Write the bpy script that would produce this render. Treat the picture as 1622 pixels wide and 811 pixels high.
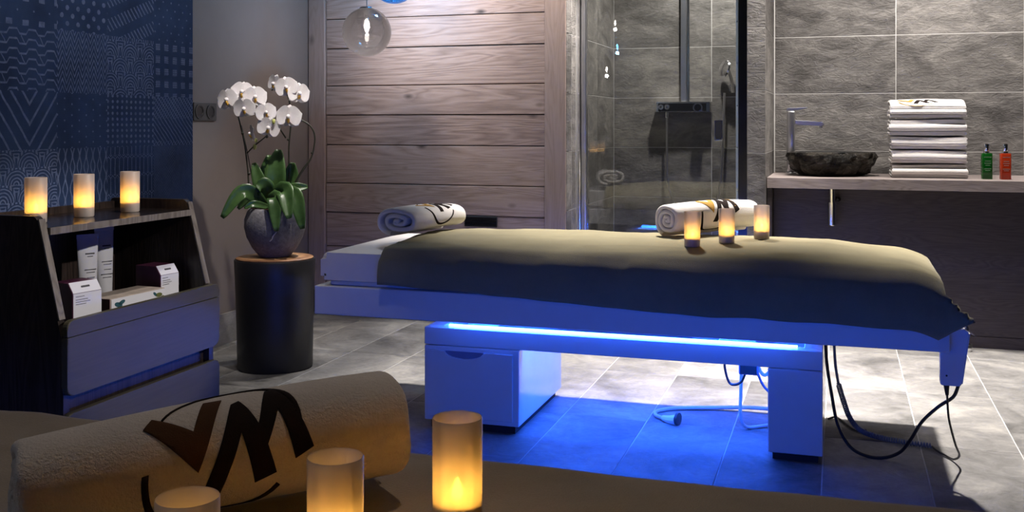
import bpy, bmesh, math, random
from mathutils import Vector, Matrix, noise
random.seed(7)
PI = math.pi
scene = bpy.context.scene
for o in list(bpy.data.objects):
    bpy.data.objects.remove(o, do_unlink=True)
COL = scene.collection

# ------------------------------------------------------------------ camera
cam_d = bpy.data.cameras.new('camera')
cam = bpy.data.objects.new('camera', cam_d)
COL.objects.link(cam)
cam_d.sensor_width = 36.0
cam_d.lens = 36.0 * 1640.0 / 1622.0
cam_d.shift_y = -207.5 / 1622.0
cam_d.clip_start = 0.02
cam.location = (0, 0, 1.1)
cam.rotation_euler = (PI / 2, 0, math.atan(521 / 1640))
scene.camera = cam

# ------------------------------------------------------------------ world, exposure, lamps
scene.view_settings.view_transform = 'Standard'
scene.view_settings.look = 'None'
scene.view_settings.exposure = 0.12
scene.view_settings.gamma = 1.0
scene.view_settings.use_curve_mapping = False
w = bpy.data.worlds.new('world')
scene.world = w
w.use_nodes = True
w.node_tree.nodes['Background'].inputs[0].default_value = (0.75, 0.78, 0.95, 1)
w.node_tree.nodes['Background'].inputs[1].default_value = 0.012


def spot(name, loc, target, watts, size, blend=0.6, col=(1, 0.86, 0.74), radius=0.05):
    d = bpy.data.lights.new(name, 'SPOT')
    d.energy = watts
    d.spot_size = math.radians(size)
    d.spot_blend = blend
    d.color = col
    d.shadow_soft_size = radius
    o = bpy.data.objects.new(name, d)
    COL.objects.link(o)
    o.location = loc
    o.rotation_euler = (Vector(target) - Vector(loc)).to_track_quat('-Z', 'Y').to_euler()
    return o


WARM = (1.0, 0.84, 0.70)
NEUT = (1.0, 0.93, 0.86)
spot('ceiling_spot', (-0.85, 4.70, 2.56), (-0.82, 4.36, 0), 600, 60, 0.7, NEUT)
spot('ceiling_spot', (0.28, 4.70, 2.56), (0.36, 4.40, 0), 640, 60, 0.7, NEUT)
spot('ceiling_spot', (1.30, 4.8, 2.56), (1.30, 4.6, 0), 90, 60, 0.7, NEUT)
spot('ceiling_spot', (-2.0, 4.60, 2.56), (-2.0, 4.45, 0), 150, 50, 0.8, NEUT)
spot('ceiling_spot', (-2.15, 4.80, 2.56), (-2.15, 5.4, 1.85), 100, 58, 1.0, WARM)
spot('ceiling_spot', (-1.55, 4.80, 2.56), (-1.60, 5.4, 1.75), 78, 58, 1.0, WARM)
spot('orchid_spot', (-1.75, 3.55, 2.56), (-2.42, 4.12, 1.15), 130, 34, 0.9, NEUT, 0.03)
spot('niche_spot', (0.00, 5.30, 2.56), (0.00, 5.85, 0.9), 92, 100, 0.7, NEUT, 0.03)
spot('niche_spot', (0.62, 5.26, 2.56), (0.60, 5.80, 0.9), 150, 100, 0.7, NEUT, 0.03)
spot('shower_spot', (-0.75, 6.05, 2.56), (-0.85, 6.4, 0.6), 150, 110, 0.8, NEUT, 0.04)
spot('shower_spot', (-1.02, 5.40, 2.56), (-1.41, 5.50, 0.9), 330, 40, 0.8, NEUT, 0.03)
spot('ceiling_spot', (-0.22, 4.95, 2.56), (-0.42, 5.38, 1.0), 130, 36, 0.8, NEUT, 0.03)
spot('ceiling_spot', (-1.45, 2.65, 2.56), (-2.21, 2.7, 1.4), 64, 80, 0.9, NEUT, 0.05)
spot('ceiling_spot', (1.9, 2.45, 2.56), (-1.95, 2.45, 0.62), 420, 13, 0.5, NEUT, 0.04)  # added accent spot, no known fixture, brightens the cabinet shelf and fronts
spot('ceiling_spot', (-0.35, 1.75, 2.56), (-0.65, 1.1, 0.6), 23, 70, 0.9, WARM, 0.05)


# ------------------------------------------------------------------ helpers
def tag(o, label=None, cat=None, group=None, kind=None):
    if label: o['label'] = label
    if cat: o['category'] = cat
    if group: o['group'] = group
    if kind: o['kind'] = kind
    return o


def empty(name, loc=(0, 0, 0), rz=0.0):
    o = bpy.data.objects.new(name, None)
    o.empty_display_size = 0.05
    COL.objects.link(o)
    o.location = loc
    o.rotation_euler = (0, 0, rz)
    return o


def link(name, me, mat=None, parent=None, loc=None, rot=None):
    o = bpy.data.objects.new(name, me)
    COL.objects.link(o)
    if mat is not None and len(me.materials) == 0:
        me.materials.append(mat)
    if parent: o.parent = parent
    if loc: o.location = loc
    if rot: o.rotation_euler = rot
    return o


def fin(bm, name, smooth=False, angle=None):
    me = bpy.data.meshes.new(name)
    bmesh.ops.recalc_face_normals(bm, faces=bm.faces)
    bm.to_mesh(me)
    bm.free()
    if smooth:
        for p in me.polygons: p.use_smooth = True
        if angle:
            me.set_sharp_from_angle(angle=math.radians(angle))
    return me


def obj(name, bm, mat, parent=None, smooth=False, angle=35, loc=None, rot=None):
    return link(name, fin(bm, name, smooth, angle), mat, parent, loc, rot)


def box(bm, x0, x1, y0, y1, z0, z1, bev=0.0, seg=1):
    r = bmesh.ops.create_cube(bm, size=1.0)
    vs = r['verts']
    for v in vs:
        v.co = Vector(((x0 + x1) / 2 + v.co.x * (x1 - x0), (y0 + y1) / 2 + v.co.y * (y1 - y0), (z0 + z1) / 2 + v.co.z * (z1 - z0)))
    if bev > 0:
        es = list({e for v in vs for e in v.link_edges})
        bmesh.ops.bevel(bm, geom=es, offset=bev, segments=seg, affect='EDGES', profile=0.5)
    return bm


def bx(*a, bev=0.0, seg=1):
    return box(bmesh.new(), *a, bev=bev, seg=seg)


def lathe(bm, prof, n=32, cx=0, cy=0, closed=False, wob=None):
    rings = []
    for (r, z) in prof:
        if r < 1e-6:
            rings.append([bm.verts.new((cx, cy, z))])
        else:
            ring = []
            for i in range(n):
                a = 2 * PI * i / n
                rr = r * (wob(a, z) if wob else 1)
                ring.append(bm.verts.new((cx + rr * math.cos(a), cy + rr * math.sin(a), z)))
            rings.append(ring)
    m = len(rings)
    for k in range(m if closed else m - 1):
        A, B = rings[k], rings[(k + 1) % m]
        if len(A) == 1 and len(B) == 1: continue
        for i in range(n):
            j = (i + 1) % n
            if len(A) == 1:
                bm.faces.new((A[0], B[i], B[j]))
            elif len(B) == 1:
                bm.faces.new((A[i], A[j], B[0]))
            else:
                bm.faces.new((A[i], A[j], B[j], B[i]))
    return bm


def spline(pts, per=8):
    P = [Vector(p) for p in pts]
    if len(P) < 3: return P
    P = [2 * P[0] - P[1]] + P + [2 * P[-1] - P[-2]]
    out = []
    for i in range(1, len(P) - 2):
        a, b, c, d = P[i - 1], P[i], P[i + 1], P[i + 2]
        for k in range(per):
            t = k / per
            out.append(0.5 * ((2 * b) + (c - a) * t + (2 * a - 5 * b + 4 * c - d) * t * t + (-a + 3 * b - 3 * c + d) * t ** 3))
    out.append(P[-2])
    return out


def tube(bm, pts, r, n=8, per=8, smooth=True):
    P = spline(pts, per) if smooth else [Vector(p) for p in pts]
    m = len(P)
    rad = r if callable(r) else (lambda t: r)
    prev = None
    rings = []
    for i, p in enumerate(P):
        t = (P[min(i + 1, m - 1)] - P[max(i - 1, 0)])
        t = t.normalized() if t.length > 1e-9 else Vector((0, 0, 1))
        if prev is None:
            up = Vector((0, 0, 1)) if abs(t.z) < 0.9 else Vector((1, 0, 0))
            a = t.cross(up).normalized()
        else:
            a = (prev - t * prev.dot(t)).normalized()
        prev = a
        b = t.cross(a)
        rr = rad(i / (m - 1))
        rings.append([bm.verts.new(p + rr * (math.cos(2 * PI * k / n) * a + math.sin(2 * PI * k / n) * b)) for k in range(n)])
    for A, B in zip(rings, rings[1:]):
        for k in range(n):
            bm.faces.new((A[k], A[(k + 1) % n], B[(k + 1) % n], B[k]))
    bm.faces.new(rings[0][::-1])
    bm.faces.new(rings[-1])
    return bm


def cyl(bm, p0, p1, r, n=20):
    return tube(bm, [p0, p1], r, n, smooth=False)


def prism(poly, d0, d1, axis='y', bev=0.0, seg=2):
    """extrude a 2-D outline; axis y: outline in (x,z); axis x: outline in (y,z); axis z: outline in (x,y)"""
    bm = bmesh.new()
    def mk(p, d):
        if axis == 'y': return (p[0], d, p[1])
        if axis == 'x': return (d, p[0], p[1])
        return (p[0], p[1], d)
    A = [bm.verts.new(mk(p, d0)) for p in poly]
    B = [bm.verts.new(mk(p, d1)) for p in poly]
    fa = bm.faces.new(A)
    fb = bm.faces.new(B[::-1])
    n = len(poly)
    for i in range(n):
        bm.faces.new((A[i], B[i], B[(i + 1) % n], A[(i + 1) % n]))
    if bev > 0:
        es = list(fa.edges) + list(fb.edges)
        bmesh.ops.bevel(bm, geom=es, offset=bev, segments=seg, affect='EDGES', profile=0.5)
    bmesh.ops.triangulate(bm, faces=[f for f in bm.faces if len(f.verts) > 4])
    return bm


def round_poly(pts, r, n=5):
    """round the corners of a polygon; r is one radius or a list"""
    out = []
    m = len(pts)
    for i, p in enumerate(pts):
        rr = r[i] if isinstance(r, (list, tuple)) else r
        p = Vector(p)
        if rr <= 0:
            out.append(tuple(p)); continue
        a = (Vector(pts[i - 1]) - p).normalized()
        b = (Vector(pts[(i + 1) % m]) - p).normalized()
        s, e = p + a * rr, p + b * rr
        for k in range(n + 1):
            t = k / n
            q = s * (1 - t) ** 2 + p * 2 * t * (1 - t) + e * t * t
            out.append(tuple(q))
    return out


def nz(x, y, z, s=1.0):
    return noise.noise(Vector((x * s, y * s, z * s)))


# ------------------------------------------------------------------ materials
class G:
    """tiny wrapper: math on shader sockets"""
    def __init__(s, nt, sock): s.nt, s.s = nt, sock
    def _m(s, op, *o):
        n = s.nt.nodes.new('ShaderNodeMath'); n.operation = op
        for i, x in enumerate((s,) + o):
            if isinstance(x, G): s.nt.links.new(x.s, n.inputs[i])
            else: n.inputs[i].default_value = x
        return G(s.nt, n.outputs[0])
    def __add__(s, o): return s._m('ADD', o)
    __radd__ = __add__
    def __sub__(s, o): return s._m('SUBTRACT', o)
    def __rsub__(s, o): return (s * -1.0) + o
    def __mul__(s, o): return s._m('MULTIPLY', o)
    __rmul__ = __mul__
    def __truediv__(s, o): return s._m('DIVIDE', o)
    def sin(s): return s._m('SINE')
    def abs(s): return s._m('ABSOLUTE')
    def fract(s): return s._m('FRACT')
    def floor(s): return s._m('FLOOR')
    def sqrt(s): return s._m('SQRT')
    def lt(s, o): return s._m('LESS_THAN', o)
    def gt(s, o): return s._m('GREATER_THAN', o)
    def mx(s, o): return s._m('MAXIMUM', o)
    def mn(s, o): return s._m('MINIMUM', o)
    def mod2(s): return s._m('FLOORED_MODULO', 2.0)
    def tri(s): return ((s.fract() - 0.5).abs()) * 2.0
    def clamp(s):
        r = s._m('ADD', 0.0); r.s.node.use_clamp = True; return r


def newmat(name):
    m = bpy.data.materials.new(name)
    m.use_nodes = True
    nt = m.node_tree
    b = nt.nodes['Principled BSDF']
    return m, nt, b


def nd(nt, typ, **kw):
    n = nt.nodes.new(typ)
    for k, v in kw.items():
        if k.startswith('i_'): n.inputs[k[2:].replace('_', ' ')].default_value = v
        else: setattr(n, k, v)
    return n


def position(nt, scale=(1, 1, 1), coord='WORLD'):
    if coord == 'WORLD':
        s = nd(nt, 'ShaderNodeNewGeometry').outputs['Position']
    else:
        s = nd(nt, 'ShaderNodeTexCoord').outputs['Object']
    mp = nd(nt, 'ShaderNodeMapping')
    mp.inputs['Scale'].default_value = scale
    nt.links.new(s, mp.inputs[0])
    return mp.outputs[0]


def noise_tex(nt, vec, scale, detail=4, rough=0.6, dist=0.0):
    n = nd(nt, 'ShaderNodeTexNoise')
    n.inputs['Scale'].default_value = scale
    n.inputs['Detail'].default_value = detail
    n.inputs['Roughness'].default_value = rough
    n.inputs['Distortion'].default_value = dist
    nt.links.new(vec, n.inputs['Vector'])
    return n.outputs['Fac']


def ramp(nt, fac, stops):
    r = nd(nt, 'ShaderNodeValToRGB')
    e = r.color_ramp.elements
    while len(e) < len(stops): e.new(0.5)
    for el, (p, c) in zip(e, stops):
        el.position = p
        el.color = tuple(c) + (1,)
    nt.links.new(fac, r.inputs[0])
    return r.outputs[0]


def bump(nt, b, h, strength, dist=0.01):
    n = nd(nt, 'ShaderNodeBump')
    n.inputs['Strength'].default_value = strength
    n.inputs['Distance'].default_value = dist
    nt.links.new(h, n.inputs['Height'])
    nt.links.new(n.outputs[0], b.inputs['Normal'])
    return n


def mixc(nt, fac, a, b_, typ='MIX'):
    n = nd(nt, 'ShaderNodeMix', data_type='RGBA', blend_type=typ)
    def put(x, i):
        if isinstance(x, (tuple, list)): n.inputs[i].default_value = tuple(x) + (1,) if len(x) == 3 else x
        elif isinstance(x, (int, float)): n.inputs[i].default_value = x
        else: nt.links.new(x.s if isinstance(x, G) else x, n.inputs[i])
    put(fac, 0); put(a, 6); put(b_, 7)
    return n.outputs[2]


def plain(name, col, rough=0.5, metal=0.0, spec=0.5, var=0.06, coord='OBJECT', nscale=12, bmp=0.0, bscale=60, coat=0.0, sheen=0.0):
    m, nt, b = newmat(name)
    p = position(nt, coord=coord)
    n = noise_tex(nt, p, nscale, 4)
    c0 = [max(0, c * (1 - var)) for c in col]
    c1 = [min(1, c * (1 + var)) for c in col]
    nt.links.new(ramp(nt, n, [(0.3, c0), (0.7, c1)]), b.inputs['Base Color'])
    b.inputs['Roughness'].default_value = rough
    b.inputs['Metallic'].default_value = metal
    b.inputs['Specular IOR Level'].default_value = spec
    b.inputs['Coat Weight'].default_value = coat
    b.inputs['Coat Roughness'].default_value = 0.1
    b.inputs['Sheen Weight'].default_value = sheen
    if bmp > 0:
        bump(nt, b, noise_tex(nt, p, bscale, 5), bmp, 0.004)
    return m


def emit(name, col, strength):
    m, nt, b = newmat(name)
    b.inputs['Base Color'].default_value = (0.8, 0.8, 0.8, 1)
    b.inputs['Emission Color'].default_value = tuple(col) + (1,)
    b.inputs['Emission Strength'].default_value = strength
    return m


def stone(name, dark, mid, light, bmp, riven=1.0, rough=0.6, scale=1.0, spec=0.4):
    """slate-look porcelain: streaky clouds, per-tile tone, riven relief"""
    m, nt, b = newmat(name)
    p = position(nt, (1, 1, 1.0))
    oi = nd(nt, 'ShaderNodeObjectInfo')
    off = nd(nt, 'ShaderNodeVectorMath', operation='MULTIPLY_ADD')
    cmb = nd(nt, 'ShaderNodeCombineXYZ')
    for i in range(3): nt.links.new(oi.outputs['Random'], cmb.inputs[i])
    nt.links.new(cmb.outputs[0], off.inputs[0])
    off.inputs[1].default_value = (17, 31, 23)
    nt.links.new(p, off.inputs[2])
    mp = nd(nt, 'ShaderNodeMapping')
    mp.inputs['Scale'].default_value = (1.0, 1.0, 2.2)
    mp.inputs['Rotation'].default_value = (0.0, 0.25, 0.3)
    nt.links.new(off.outputs[0], mp.inputs[0])
    cl = noise_tex(nt, mp.outputs[0], 4.0 * scale, 8, 0.62, 0.8)
    st = noise_tex(nt, mp.outputs[0], 22.0 * scale, 6, 0.7, 1.6)
    g = G(nt, cl) * 0.72 + G(nt, st) * 0.28 + (G(nt, oi.outputs['Random']) - 0.5) * 0.13
    nt.links.new(ramp(nt, g.s, [(0.33, dark), (0.5, mid), (0.68, light)]), b.inputs['Base Color'])
    b.inputs['Roughness'].default_value = rough
    b.inputs['Specular IOR Level'].default_value = spec
    rv = noise_tex(nt, mp.outputs[0], 16.0 * scale, 9, 0.66, 1.9 * riven)
    bump(nt, b, rv, bmp, 0.012)
    return m


def wood(name, dark, mid, light, along='X', rough=0.55, bmp=0.25, scale=1.0, spec=0.4, knots=0.0, coord='WORLD', rings=1.0):
    m, nt, b = newmat(name)
    sc = {'X': (0.55, 7, 7), 'Z': (7, 7, 0.55), 'Y': (7, 0.55, 7)}[along]
    src = position(nt, coord=coord)
    oi = nd(nt, 'ShaderNodeObjectInfo')
    cmb = nd(nt, 'ShaderNodeCombineXYZ')
    for i in range(3): nt.links.new(oi.outputs['Random'], cmb.inputs[i])
    ma = nd(nt, 'ShaderNodeVectorMath', operation='MULTIPLY_ADD')
    nt.links.new(cmb.outputs[0], ma.inputs[0]); ma.inputs[1].default_value = (9, 5, 13)
    nt.links.new(src, ma.inputs[2])
    mp = nd(nt, 'ShaderNodeMapping'); mp.inputs['Scale'].default_value = sc
    nt.links.new(ma.outputs[0], mp.inputs[0])
    big = noise_tex(nt, mp.outputs[0], 1.1 * scale, 3, 0.5, 0.6)
    rg = ((G(nt, big) * 17.0).fract() - 0.5).abs() * 2.0
    fine = noise_tex(nt, mp.outputs[0], 11 * scale, 6, 0.7)
    g = (rg - 0.5) * 0.34 * rings + 0.17 + G(nt, fine) * 0.5 + (G(nt, oi.outputs['Random']) - 0.5) * 0.16 + 0.06
    col = ramp(nt, g.s, [(0.22, dark), (0.46, mid), (0.75, light)])
    if knots > 0:
        mp2 = nd(nt, 'ShaderNodeMapping')
        mp2.inputs['Scale'].default_value = {'X': (3.2, 0.01, 6.0), 'Z': (5, 5, 3.2), 'Y': (6, 3.2, 6)}[along]
        nt.links.new(ma.outputs[0], mp2.inputs[0])
        vo = nd(nt, 'ShaderNodeTexVoronoi'); vo.inputs['Scale'].default_value = 1.0
        vo.inputs['Randomness'].default_value = 1.0
        nt.links.new(mp2.outputs[0], vo.inputs['Vector'])
        k = (1.25 - G(nt, vo.outputs['Distance']) * 10.0).clamp()
        col = mixc(nt, (k * knots).s, col, [c * 0.28 for c in dark])
        g = g - k * 0.5
    nt.links.new(col, b.inputs['Base Color'])
    b.inputs['Roughness'].default_value = rough
    b.inputs['Specular IOR Level'].default_value = spec
    bump(nt, b, g.s, bmp, 0.006)
    return m


def cloth(name, col, var=0.10, bmp=0.5, fine=420, sheen=0.4, col2=None):
    m, nt, b = newmat(name)
    p = position(nt)
    n = noise_tex(nt, p, 9, 5, 0.65)
    c0 = col2 or [c * (1 - var) for c in col]
    c1 = [min(1, c * (1 + var)) for c in col]
    f = noise_tex(nt, p, fine, 3, 0.7)
    g = G(nt, n) * 0.7 + G(nt, f) * 0.3
    nt.links.new(ramp(nt, g.s, [(0.32, c0), (0.68, c1)]), b.inputs['Base Color'])
    b.inputs['Roughness'].default_value = 0.95
    b.inputs['Specular IOR Level'].default_value = 0.1
    b.inputs['Sheen Weight'].default_value = sheen
    b.inputs['Sheen Roughness'].default_value = 0.6
    bump(nt, b, f, bmp, 0.003)
    return m


def thin_glass(name, tint, refl=1.0, rough=0.0, ior=1.5, extra=0.0):
    m = bpy.data.materials.new(name)
    m.use_nodes = True
    nt = m.node_tree
    nt.nodes.clear()
    out = nd(nt, 'ShaderNodeOutputMaterial')
    tr = nd(nt, 'ShaderNodeBsdfTransparent')
    tr.inputs[0].default_value = tuple(tint) + (1,)
    gl = nd(nt, 'ShaderNodeBsdfGlossy')
    gl.inputs['Roughness'].default_value = rough
    gl.inputs[0].default_value = (1, 1, 1, 1)
    fr = nd(nt, 'ShaderNodeFresnel'); fr.inputs[0].default_value = ior
    f = (G(nt, fr.outputs[0]) * refl + extra).clamp()
    mx = nd(nt, 'ShaderNodeMixShader')
    nt.links.new(f.s, mx.inputs[0])
    nt.links.new(tr.outputs[0], mx.inputs[1])
    nt.links.new(gl.outputs[0], mx.inputs[2])
    nt.links.new(mx.outputs[0], out.inputs[0])
    return m


def globe_glass(name, tint, body, milky):
    """thin tinted glass with a little milky body colour"""
    m = thin_glass(name, tint, 0.7)
    nt = m.node_tree
    lw = nd(nt, 'ShaderNodeLayerWeight'); lw.inputs[0].default_value = 0.35
    trn = [n for n in nt.nodes if n.type == 'BSDF_TRANSPARENT'][0]
    nt.links.new(mixc(nt, lw.outputs['Facing'], tint, [c * 0.25 for c in tint]), trn.inputs[0])
    out = nt.nodes['Material Output']
    top = out.inputs[0].links[0].from_socket
    tl = nd(nt, 'ShaderNodeBsdfTranslucent'); tl.inputs[0].default_value = tuple(body) + (1,)
    mx = nd(nt, 'ShaderNodeMixShader'); mx.inputs[0].default_value = milky
    nt.links.new(top, mx.inputs[1]); nt.links.new(tl.outputs[0], mx.inputs[2])
    nt.links.new(mx.outputs[0], out.inputs[0])
    return m


def frosted(name):
    m = bpy.data.materials.new(name)
    m.use_nodes = True
    nt = m.node_tree
    nt.nodes.clear()
    out = nd(nt, 'ShaderNodeOutputMaterial')
    tl = nd(nt, 'ShaderNodeBsdfTranslucent'); tl.inputs[0].default_value = (0.86, 0.80, 0.77, 1)
    df = nd(nt, 'ShaderNodeBsdfDiffuse'); df.inputs[0].default_value = (0.82, 0.76, 0.74, 1)
    tp = nd(nt, 'ShaderNodeBsdfTransparent'); tp.inputs[0].default_value = (0.95, 0.9, 0.86, 1)
    gl = nd(nt, 'ShaderNodeBsdfGlossy'); gl.inputs['Roughness'].default_value = 0.35
    lw = nd(nt, 'ShaderNodeFresnel'); lw.inputs[0].default_value = 1.35
    m1 = nd(nt, 'ShaderNodeMixShader'); m1.inputs[0].default_value = 0.42
    m2 = nd(nt, 'ShaderNodeMixShader'); m2.inputs[0].default_value = 0.22
    m3 = nd(nt, 'ShaderNodeMixShader')
    nt.links.new(tl.outputs[0], m1.inputs[1]); nt.links.new(df.outputs[0], m1.inputs[2])
    nt.links.new(m1.outputs[0], m2.inputs[1]); nt.links.new(tp.outputs[0], m2.inputs[2])
    nt.links.new(lw.outputs[0], m3.inputs[0])
    nt.links.new(m2.outputs[0], m3.inputs[1]); nt.links.new(gl.outputs[0], m3.inputs[2])
    nt.links.new(m3.outputs[0], out.inputs[0])
    return m


M = {}
M['wall_grey'] = plain('grey_plaster', (0.165, 0.138, 0.125), 0.8, var=0.07, coord='WORLD', nscale=2.5, bmp=0.08, bscale=40)
M['wall_dim'] = plain('dark_plaster', (0.07, 0.06, 0.055), 0.8, coord='WORLD', nscale=2.5)
M['grout'] = plain('pale_grout', (0.50, 0.49, 0.48), 0.9, coord='WORLD')
M['grout_floor'] = plain('floor_grout', (0.50, 0.49, 0.48), 0.9, coord='WORLD')
M['tile_wall'] = stone('slate_wall_tile', (0.05, 0.046, 0.044), (0.125, 0.117, 0.112), (0.25, 0.235, 0.22), 0.75)
M['tile_shower'] = stone('slate_shower_tile', (0.06, 0.056, 0.052), (0.13, 0.122, 0.115), (0.23, 0.215, 0.195), 0.35, 0.7)
M['tile_floor'] = stone('slate_floor_tile', (0.085, 0.083, 0.08), (0.20, 0.195, 0.19), (0.36, 0.345, 0.32), 0.28, 0.6, rough=0.5, scale=0.8)
M['tile_base'] = stone('slate_skirting', (0.12, 0.115, 0.11), (0.19, 0.185, 0.18), (0.27, 0.26, 0.25), 0.2, 0.6)
M['plank'] = wood('limed_spruce', (0.19, 0.138, 0.12), (0.315, 0.24, 0.212), (0.41, 0.325, 0.295), 'X', knots=0.95, bmp=0.3, rings=0.8)
M['post'] = wood('limed_spruce_post', (0.22, 0.165, 0.148), (0.315, 0.245, 0.22), (0.37, 0.295, 0.27), 'Z', knots=0.6, bmp=0.2, rings=0.5)
M['wenge'] = wood('wenge_veneer', (0.006, 0.004, 0.004), (0.016, 0.011, 0.010), (0.034, 0.023, 0.020), 'Z', rough=0.38, bmp=0.1, scale=1.6)
M['wenge_flat'] = wood('wenge_veneer_flat', (0.006, 0.004, 0.0035), (0.011, 0.0075, 0.007), (0.018, 0.012, 0.011), 'Y', rough=0.2, bmp=0.08, scale=1.6)
M['grey_front'] = wood('smoked_grey_veneer', (0.044, 0.038, 0.022), (0.058, 0.050, 0.029), (0.072, 0.062, 0.036), 'Y', rough=0.45, bmp=0.04, scale=1.2, rings=0.4, spec=0.3)
M['edge'] = wood('pale_edging', (0.09, 0.075, 0.068), (0.15, 0.13, 0.118), (0.20, 0.175, 0.16), 'Z', rough=0.5, bmp=0.05)
M['counter'] = wood('grey_oak_laminate', (0.17, 0.14, 0.135), (0.27, 0.225, 0.215), (0.34, 0.29, 0.275), 'X', rough=0.5, bmp=0.08, scale=2.0)
M['panel'] = wood('dark_oak_laminate', (0.024, 0.018, 0.019), (0.038, 0.029, 0.030), (0.052, 0.040, 0.041), 'X', rough=0.55, bmp=0.06, scale=2.0)
M['white'] = plain('white_lacquer', (0.72, 0.72, 0.74), 0.22, var=0.02, coat=0.4)
M['white_satin'] = plain('white_satin', (0.66, 0.66, 0.70), 0.4, var=0.03)
M['mattress'] = plain('white_leatherette', (0.74, 0.70, 0.68), 0.5, var=0.03, bmp=0.12, bscale=250)
M['black_plastic'] = plain('black_plastic', (0.012, 0.012, 0.014), 0.4)
M['dark_gap'] = plain('dark_foot', (0.01, 0.01, 0.011), 0.7)
M['blue_cable'] = plain('grey_blue_cable', (0.10, 0.13, 0.22), 0.45)
M['pale_cable'] = plain('pale_cable', (0.5, 0.48, 0.52), 0.5)
M['chrome'] = plain('chrome', (0.82, 0.82, 0.84), 0.14, metal=1.0, var=0.01)
M['chrome_dark'] = plain('brushed_steel', (0.60, 0.60, 0.63), 0.30, metal=1.0, var=0.04)
M['dark_metal'] = plain('dark_gunmetal', (0.022, 0.022, 0.026), 0.25, metal=0.6, var=0.05)
M['seal'] = plain('clear_seal', (0.55, 0.62, 0.66), 0.3, var=0.02)
M['blanket'] = cloth('taupe_fleece', (0.235, 0.205, 0.118), 0.12, 0.55, 330, 0.25)
M['blanket_fg'] = cloth('brown_fleece', (0.27, 0.215, 0.155), 0.14, 0.6, 330, 0.25)
M['towel'] = cloth('white_terry', (0.80, 0.77, 0.75), 0.07, 0.9, 300, 0.2)
M['towel_fg'] = cloth('cream_terry', (0.60, 0.54, 0.49), 0.12, 1.0, 260, 0.2)
M['thread_dark'] = cloth('dark_embroidery', (0.018, 0.012, 0.011), 0.2, 0.6, 700, 0.0)
M['thread_gold'] = cloth('gold_embroidery', (0.46, 0.27, 0.07), 0.2, 0.6, 700, 0.0)
M['thread_brown'] = cloth('brown_embroidery', (0.075, 0.036, 0.018), 0.2, 0.6, 700, 0.0)
M['frost'] = frosted('frosted_glass')
M['flame'] = emit('led_flame', (1.0, 0.55, 0.06), 40)
M['candle'] = plain('led_candle_base', (0.62, 0.55, 0.52), 0.6, var=0.04)
M['glass_door'] = thin_glass('shower_glass', (0.90, 0.92, 0.92), 1.0, 0.0, 1.5)
M['globe_grey'] = globe_glass('smoked_glass', (0.36, 0.365, 0.385), (0.16, 0.16, 0.185), 0.03)
M['globe_blue'] = globe_glass('blue_glass', (0.06, 0.30, 0.72), (0.01, 0.09, 0.35), 0.03)
M['bulb_glass'] = thin_glass('bulb_glass', (0.97, 0.97, 0.97), 0.6)
M['filament'] = emit('filament', (1.0, 0.88, 0.74), 90)
M['basin'] = stone('black_river_stone', (0.0015, 0.0015, 0.0015), (0.005, 0.0045, 0.004), (0.05, 0.043, 0.034), 1.0, 1.0, rough=0.2, scale=1.6, spec=0.14)
M['basin_in'] = plain('polished_black_stone', (0.02, 0.02, 0.02), 0.12)
M['stump'] = plain('black_stained_stump', (0.010, 0.010, 0.012), 0.42, var=0.25, nscale=5, bmp=0.2, bscale=9)
M['pot'] = plain('grey_concrete', (0.16, 0.155, 0.17), 0.85, var=0.28, nscale=70, bmp=0.5, bscale=110)
M['moss'] = plain('bark_soil', (0.16, 0.07, 0.03), 0.95, var=0.5, nscale=60, bmp=0.9, bscale=70)
M['stem'] = plain('dark_stem', (0.022, 0.022, 0.012), 0.5, var=0.3)
M['root'] = plain('pale_root', (0.62, 0.60, 0.62), 0.7)
M['bud'] = plain('bud', (0.45, 0.47, 0.14), 0.5, var=0.2)
M['socket'] = plain('anthracite_plate', (0.045, 0.045, 0.047), 0.4)
M['tube_white'] = plain('pearl_tube', (0.52, 0.52, 0.56), 0.3, var=0.03, coat=0.3)
M['print'] = plain('grey_print', (0.05, 0.05, 0.06), 0.6)
M['card_white'] = plain('white_card', (0.62, 0.62, 0.68), 0.5, var=0.03)
M['card_sand'] = plain('sand_card', (0.44, 0.36, 0.30), 0.55, var=0.15, nscale=30)
M['card_plum'] = plain('plum_card', (0.075, 0.014, 0.045), 0.45)
M['teal_ink'] = plain('teal_ink', (0.02, 0.075, 0.10), 0.5, var=0.3)
M['green_ink'] = plain('olive_ink', (0.09, 0.10, 0.03), 0.5, var=0.4)
M['led'] = emit('blue_led', (0.16, 0.45, 1.0), 7)


def petal_mat():
    m, nt, b = newmat('orchid_petal')
    p = position(nt, coord='OBJECT')
    n = noise_tex(nt, p, 40, 4)
    nt.links.new(ramp(nt, n, [(0.3, (0.78, 0.73, 0.76)), (0.7, (0.90, 0.87, 0.88))]), b.inputs['Base Color'])
    b.inputs['Roughness'].default_value = 0.55
    b.inputs['Subsurface Weight'].default_value = 0.15
    b.inputs['Subsurface Radius'].default_value = (0.01, 0.008, 0.008)
    return m


def leaf_mat():
    m, nt, b = newmat('orchid_leaf')
    p = position(nt, coord='OBJECT')
    n = noise_tex(nt, p, 14, 4)
    nt.links.new(ramp(nt, n, [(0.3, (0.026, 0.066, 0.018)), (0.7, (0.075, 0.145, 0.045))]), b.inputs['Base Color'])
    b.inputs['Roughness'].default_value = 0.32
    b.inputs['Specular IOR Level'].default_value = 0.5
    return m


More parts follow.
